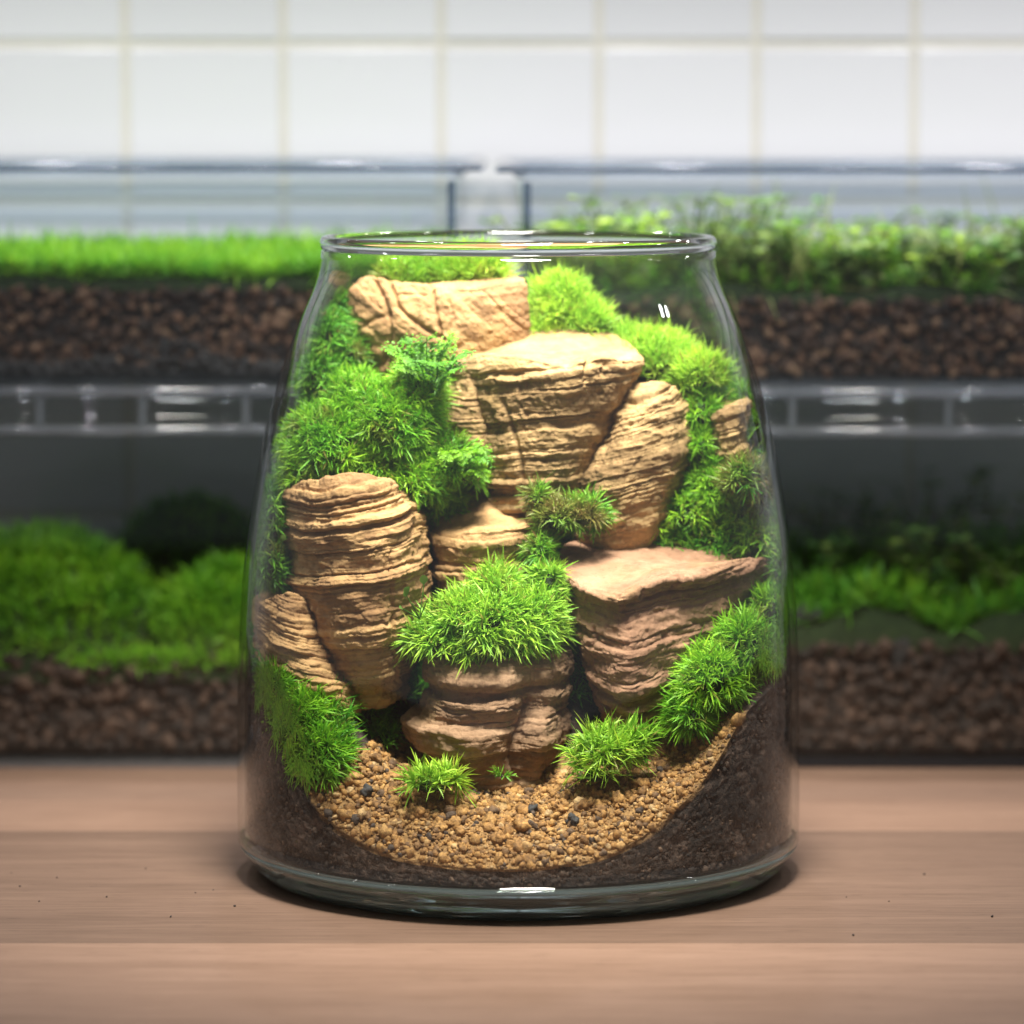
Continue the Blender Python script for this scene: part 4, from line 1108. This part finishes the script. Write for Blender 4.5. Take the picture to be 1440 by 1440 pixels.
def lower_tank(label, x0, x1, z1, ribs, foot):
    root = empty('glass_tank', ((x0 + x1) / 2, (YF + YB) / 2, 0.0), label=label, cat='tank', group='planted tanks standing on the table')
    t = 0.003; zf = 0.004
    zl0, zl1 = z1 - 0.0205, z1
    panel('front_pane', root, x0, x1, YF, YF + t, zf, zl0 - .0005, M_TANK)
    panel('back_pane', root, x0, x1, YB - t, YB, zf, zl0 - .0005, M_TANK)
    panel('side_pane', root, x0, x0 + t, YF + t + .0003, YB - t - .0003, zf, zl0 - .0005, M_TANK)
    panel('side_pane', root, x1 - t, x1, YF + t + .0003, YB - t - .0003, zf, zl0 - .0005, M_TANK)
    panel('floor', root, x0, x1, YF, YB, 0.0005, zf - .0003, M_BLACK if foot else M_RIMPLASTIC)
    lid = ring_frame('lid_lower_edge', root, x0 - .003, x1 + .003, YF - .003, YB + .003, zl0, zl0 + 0.0045, 0.010, M_RIMPLASTIC)
    ring_frame('lid_upper_edge', root, x0 - .001, x1 + .001, YF - .001, YB + .001, zl1 - 0.0045, zl1, 0.010, M_RIMPLASTIC)
    ring_frame('lid_wall', root, x0 + .003, x1 - .003, YF + .003, YB - .003, zl0 + .0048, zl1 - .0048, 0.002, M_TANK, 0.0003)
    panel('lid_plate', root, x0 + .010, x1 - .010, YF + .010, YB - .010, zl1 - .0045, zl1 - .0015, M_TANK)
    for px in ribs:
        xx = Xat(px)
        panel('rib', root, xx - .0017, xx + .0017, YF - .0005, YF + .0028, zl0 + .0047, zl1 - .0047, M_RIMPLASTIC, 0.0004)
    return root
zl1 = ZU0 - 0.0015
lower_tank('dark glass tank with rounded moss mounds under the level moss box', Xat(-400), Xat(705), zl1, [-80, 55, 200, 345, 490, 635], False)
lower_tank('dark glass tank with mixed dark plants under the leafy box', Xat(735), Xat(1830), zl1 - .0006, [790, 950, 1115, 1335, 1500], True)

def substrate(label, x0, x1, z0, ztop, mat, seed, gr=0.0021, charcoal=None):
    """granular fill: a dark core box and lumps on its visible front and top"""
    rg = np.random.default_rng(seed)
    o = empty('substrate', ((x0 + x1) / 2, (YF + YB) / 2, z0), label=label, cat='substrate', kind='stuff')
    y0, y1 = YF + 0.006, YB - 0.008
    panel('core', o, x0, x1, y0 + 0.004, y1, z0, ztop - 0.005, M_SUBSTRATE_DARK)
    nfr = int((x1 - x0) * (ztop - z0) / (gr * gr * 1.5)); ntp = int((x1 - x0) * (y1 - y0) / (gr * gr * 5))
    C = np.concatenate([np.c_[rg.uniform(x0, x1, nfr), rg.uniform(y0 + gr, y0 + 0.006, nfr), rg.uniform(z0 + gr * 0.5, ztop - gr, nfr)],
                        np.c_[rg.uniform(x0, x1, ntp), rg.uniform(y0, y1, ntp), rg.uniform(ztop - 0.005, ztop - .001, ntp)]])
    C[:, 2] = np.maximum(C[:, 2], z0 + gr)
    R = gr * np.exp(rg.normal(0, 0.35, len(C)))
    R = np.minimum(R, np.maximum(C[:, 1] - (YF + .0045), 0.0008))
    vis = np.abs(C[:, 0]) < 0.30
    me = grains('granules', C[vis] - np.array(o.location), R[vis], mat, rg, 1, 0.4)
    g = link('granules', me, mat, o); g['kind'] = 'stuff'
    return o
XL0, XL1 = max(xl0, -0.32) + .006, xl1 - .007
XR0, XR1 = xr0 + .007, min(xr1, 0.32) - .006
substrate('brown granular substrate under the level moss in the upper left box', XL0, XL1, Zat(520), Zat(402), M_SUBSTRATE, 1, 0.0017)
panel_o = empty('drainage_layer', ((XL0 + XL1) / 2, .33, ZU0 + .002), label='black drainage layer at the bottom of the upper left box', cat='drainage', kind='stuff')
rgd = np.random.default_rng(3)
nn = 900
C = np.c_[rgd.uniform(XL0, XL1, nn), rgd.uniform(YF + .0075, YF + .013, nn), ZU0 + .0035 + rgd.random(nn) * (0.004 + 0.007 * np.exp(-((np.linspace(0, 1, nn) * 0) ** 2)))]
hump = 0.004 + 0.010 * np.exp(-((C[:, 0] - Xat(235)) / 0.022) ** 2)
C[:, 2] = ZU0 + .0035 + rgd.random(nn) * hump; C[:, 1] -= 0.0018
link('granules', grains('granules', C - np.array(panel_o.location), np.full(nn, 0.0019), M_CHARCOAL, rgd, 1, 0.4), M_CHARCOAL, panel_o)['kind'] = 'stuff'
substrate('brown granular substrate under the leafy plants in the upper right box', XR0, XR1, Zat(533), Zat(418), M_SUBSTRATE, 2, 0.0018)
LX0, LX1 = max(Xat(-400), -0.32) + .005, Xat(705) - .005
RX0, RX1 = Xat(735) + .005, min(Xat(1830), .32) - .005
substrate('dark granular substrate at the bottom of the mossy lower left tank', LX0, LX1, 0.006, Zat(925), M_SUBSTRATE_DARK, 4, 0.0021)
substrate('dark reddish substrate at the bottom of the lower right tank', RX0, RX1, 0.006, Zat(905), M_SUBSTRATE_DARK, 6, 0.0021)

def carpet(label, x0, x1, y0, y1, zf, mat, seed, n, ln, wd, per=6, name='moss_carpet', cat='moss', upb=0.8):
    rg = np.random.default_rng(seed)
    x = rg.uniform(x0, x1, n); y = y0 + (y1 - y0) * rg.random(n) ** 1.6
    z = zf(x, y)
    P = np.stack([x, y, z], 1)
    O, D, Ln, Wd, Vr = shoots(P, np.tile([0, 0, 1.0], (n, 1)), rg, per=per, ln=ln, wd=wd, upb=upb, spread=(0.05, 0.9), height=ln * 0.5)
    pt = 0.5 + 0.5 * np.clip(fbm(O * 60 + seed, 3) * 2.0, -1, 1)
    me = blade_mesh('shoots', O, D, Ln, Wd, 0.2, rg, np.clip(.5 * Vr + .5 * pt, 0, 1), False)
    org = np.array([(x0 + x1) / 2, (y0 + y1) / 2, z.min()])
    co = np.zeros(len(me.vertices) * 3, np.float32); me.vertices.foreach_get('co', co)
    co = co.reshape(-1, 3); co[:, 1] = np.clip(co[:, 1], YF + .0055, YB - .008)
    co -= org.astype(np.float32); me.vertices.foreach_set('co', co.ravel())
    root = empty(name, org, label=label, cat=cat)
    s = link('shoots', me, mat, root); s['kind'] = 'stuff'
    # the cushion under the shoots
    gx, gy = np.meshgrid(np.linspace(x0, x1, 60), np.linspace(y0, y1, 24)); gz = zf(gx.ravel(), gy.ravel())
    V = np.c_[gx.ravel(), gy.ravel(), gz]; V0 = V.copy(); V0[:, 2] = gz.min() - 0.004
    i = (np.arange(23)[:, None] * 60 + np.arange(59)).ravel()
    F = np.stack([i, i + 1, i + 61, i + 60], 1)
    fr = np.arange(59); Fs = np.stack([fr, fr + 1440, fr + 1441, fr + 1], 1)
    me2 = mesh_np('cushion', np.concatenate([V, V0]) - org, [F, Fs])
    link('cushion', me2, M_CUSHION, root)
    return root
zt = Zat(402)
carpet('level bright green moss carpet in the upper left box', XL0 + .002, XL1 - .002, YF + .008, YB - .012,
       lambda x, y: zt - 0.002 + 0.0040 + 0.003 * fbm(np.stack([x * 25, y * 25, 0 * x], 1), 3) + 0.003 * np.clip((y - YF) / 0.05, 0, 1), M_MOSS, 31, 6500, 0.0066, 0.0011)
zt2 = Zat(935)
def mound(cx, cyy, r, h):
    return lambda x, y: zt2 - .003 + h * np.sqrt(np.clip(1 - ((x - cx) / r) ** 2 - ((y - cyy) / (r * 0.68)) ** 2, 0, 1)) + 0.002 * fbm(np.stack([x * 60, y * 60, 0 * x], 1), 2)
m1x = Xat(60, .26)
carpet('big rounded moss mound in the lower left tank', m1x - .048, m1x + .048, YF + .008, YF + .085, mound(m1x, YF + .043, .052, .050), M_MOSS, 32, 2600, 0.006, 0.0009)
m2x = Xat(330, .25)
carpet('smaller moss mound beside the jar in the lower left tank', m2x - .036, m2x + .036, YF + .008, YF + .065, mound(m2x, YF + .036, .040, .036), M_MOSS, 33, 1800, 0.006, 0.0009)
m4x = Xat(560, .25)
carpet('hidden edge of the moss mounds behind the jar in the lower left tank', m4x - .036, m4x + .030, YF + .008, YF + .065, mound(m4x, YF + .036, .040, .030), M_MOSS_DEEP, 36, 900, 0.006, 0.0009)
m3x = Xat(255, .34)
carpet('dark shaded moss mound at the back of the lower left tank', m3x - .035, m3x + .035, YB - .10, YB - .02, mound(m3x, YB - .06, .042, .052), M_MOSS_DEEP, 34, 1200, 0.006, 0.0009)
carpet('low yellow-green moss on the substrate of the lower right tank', RX0 + .002, RX1 - .002, YF + .009, YB - .02,
       lambda x, y: Zat(905) + 0.006 + 0.016 * fbm(np.stack([x * 28, y * 28, 0 * x], 1), 3) + 0.09 * np.clip(y - YF - .01, 0, .12), M_MOSS_DEEP, 35, 2000, 0.0085, 0.0013)
carpet('ragged green moss under the leafy plants in the upper right box', XR0 + .002, XR1 - .002, YF + .009, YB - .02,
       lambda x, y: Zat(418) + 0.003 + 0.006 * fbm(np.stack([x * 35, y * 35, 0 * x], 1), 3) + 0.06 * np.clip(y - YF - .01, 0, .1), M_MOSS_DEEP, 37, 700, 0.006, 0.0012)

carpet('wispy pale olive grass among the plants in the upper right box', XR0 + .002, XR1 - .002, YF + .012, YB - .03,
       lambda x, y: Zat(418) - .001 + 0 * x, M_WISP, 38, 420, 0.021, 0.0009, 5, 'grass_tuft', 'grass', 0.9)
def leafy(label, x, y, z, h, nst, mat, seed, lf=0.006, spread=0.35, group=None, lim=None):
    rg = np.random.default_rng(seed)
    root = empty('leafy_plant', (x, y, z), label=label, cat='plant', group=group)
    Os, Ds, Ls, Ws, Nv, SV, SF = [], [], [], [], [], [], []; off = 0
    for s in range(nst):
        d = np.array([rg.normal(0, spread), rg.normal(0, spread * .7), 1.0]); d /= np.linalg.norm(d)
        hh = h * rg.uniform(.6, 1.0); t = np.linspace(0, 1, 9)[:, None]
        P = d * hh * t + np.array([rg.normal(0, .2), rg.normal(0, .1), -.15]) * hh * t ** 2
        V0, F0 = tube_me(P, 0.0006, 0.0003, 5); SV.append(V0); SF.append(F0 + off); off += len(V0)
        for q in range(9):
            i = 1 + int(q * 7.2 / 8)
            for k in range(2):
                a = q * 2.4 + k * math.pi
                Os.append(P[i]); Ds.append([math.cos(a), math.sin(a), .45]); Ls.append(lf * rg.uniform(.6, 1.2)); Ws.append(lf * rg.uniform(.28, .5)); Nv.append([rg.normal(0, .3), rg.normal(-.3, .3), 1])
    Os = np.array(Os)
    V, Q, T, al = leaf_arr(Os, np.array(Ds, float), np.array(Ls), np.array(Ws), np.array(Nv))
    def cl(W):
        W = W.copy(); W[:, 1] = np.clip(W[:, 1] + y, YF + .0055, YB - .006) - y
        if lim: W[:, 2] = np.minimum(W[:, 2] + z, lim) - z
        return W
    me = mesh_np('foliage', cl(V), [Q, T]); fattr(me, 'along', al); fattr(me, 'vary', np.repeat(rg.random(len(Os)), 13))
    link('foliage', me, mat, root)
    link('stems', mesh_np('stems', cl(np.concatenate(SV)), [np.concatenate(SF)]), M_STEM, root)
    return root
zs = Zat(415)
G1 = 'leafy plants in the upper right box'
for i, (px, yy, h, nst, mt, lf) in enumerate([(745, .27, .036, 5, M_LEAF, .006), (800, .30, .040, 6, M_LEAF, .006), (850, .26, .040, 6, M_LEAF, .006), (905, .30, .036, 6, M_LEAF, .006), (980, .25, .042, 6, M_LEAF, .007), (1060, .27, .040, 7, M_LEAF, .007),
                                         (1110, .32, .034, 6, M_LEAF_LIME, .006), (1160, .26, .026, 6, M_LEAF, .006), (1210, .29, .030, 6, M_LEAF, .006), (1265, .25, .026, 5, M_LEAF, .006), (1310, .30, .030, 6, M_LEAF, .007), (1420, .27, .030, 6, M_LEAF, .008), (1470, .25, .03, 6, M_LEAF, .007), (770, .235, .030, 5, M_LEAF, .007), (940, .235, .026, 6, M_LEAF, .008), (1030, .232, .034, 6, M_LEAF, .008), (1095, .232, .024, 6, M_LEAF, .009), (1140, .235, .030, 6, M_LEAF_LIME, .007), (1195, .23, .020, 6, M_LEAF, .009), (1240, .235, .028, 6, M_LEAF_LIME, .007), (1330, .23, .022, 6, M_LEAF, .009), (1440, .232, .026, 6, M_LEAF, .010), (875, .232, .030, 6, M_LEAF_LIME, .007)]):
    leafy('small dark green leafy plant rooted in the upper right box' if mt is M_LEAF else 'pale lime feathery plant among the dark plants of the upper right box', Xat(px, yy), yy, zs, h * 1.3, int(nst * 1.2), mt, 200 + i, lf * 1.3, .34, G1 if mt is M_LEAF else 'lime plants in the upper right box', ZU1 - .014)
leafy('broad lime-leaved plant standing out in the upper right box', Xat(1372), YF + .018, zs - .004, .036, 5, M_LEAF_LIME, 240, .0105, .28, None, ZU1 - .014)
leafy('lime seedling hanging low over the substrate in the upper right box', Xat(1290), YF + .014, zs - .006, .024, 4, M_LEAF_LIME, 241, .008, .35, None, ZU1 - .014)
zs = Zat(900)
for i, (px, yy, h, nst, lf) in enumerate([(1180, .27, .045, 6, .008), (1250, .30, .055, 7, .009), (1310, .26, .050, 6, .008), (1380, .29, .055, 7, .009), (1440, .26, .05, 6, .008), (900, .27, .04, 5, .008), (1000, .28, .04, 5, .008)]):
    leafy('dim green leafy plant inside the lower right tank', Xat(px, yy), yy, zs, h, nst, M_LEAF, 300 + i, lf, .4, 'plants in the lower right tank')
for i, (px, h) in enumerate([(1190, .058), (1260, .066), (1330, .070), (1400, .066)]):
    leafy('tall shadowy plant at the back of the lower right tank', Xat(px, .38), .38, zs, h, 7, M_LEAF, 320 + i, .010, .35, 'shadowy plants at the back of the lower right tank')
def tank_rock(label, px, py, w, h):
    c = unp(px, py, YF + .012)
    me = grains('rock', np.zeros((1, 3)), np.array([1.0]), M_CHARCOAL, np.random.default_rng(int(px)), 3, 0.5)
    o = link('rock', me, M_CHARCOAL, None, (c[0], YF + .0145, c[2])); o.scale = (w, .006, h); tag(o, label, 'rock')
tank_rock('flat slate-grey rock at the jar side of the lower right tank', 1140, 868, .012, .005)
tank_rock('upright black rock in the moss of the lower right tank', 1262, 905, .006, .013)

# ------------------------------------------------------------------ soil crumbs on the table
rgc = np.random.default_rng(77)
cp_ = [gnd(px, py) for px, py in [(80, 1235), (28, 1247), (16, 1228), (275, 1256), (300, 1252), (55, 1268), (150, 1262), (1360, 1135), (1250, 1268), (1200, 1316), (240, 1290), (1300, 1230), (1190, 1262), (205, 1222), (330, 1275), (1395, 1290)]]
cp_ = np.array(cp_); rr_ = rgc.uniform(0.00018, 0.0005, len(cp_)); cp_[:, 2] += rr_ * 0.6
cr = link('soil_crumbs', grains('soil_crumbs', cp_, rr_, M_SUBSTRATE_DARK, rgc, 1, 0.8, None, rgc.uniform(0, .3, len(cp_))), M_SUBSTRATE_DARK)
tag(cr, 'scattered dark soil crumbs on the wooden table around the jar', 'crumbs', kind='stuff')
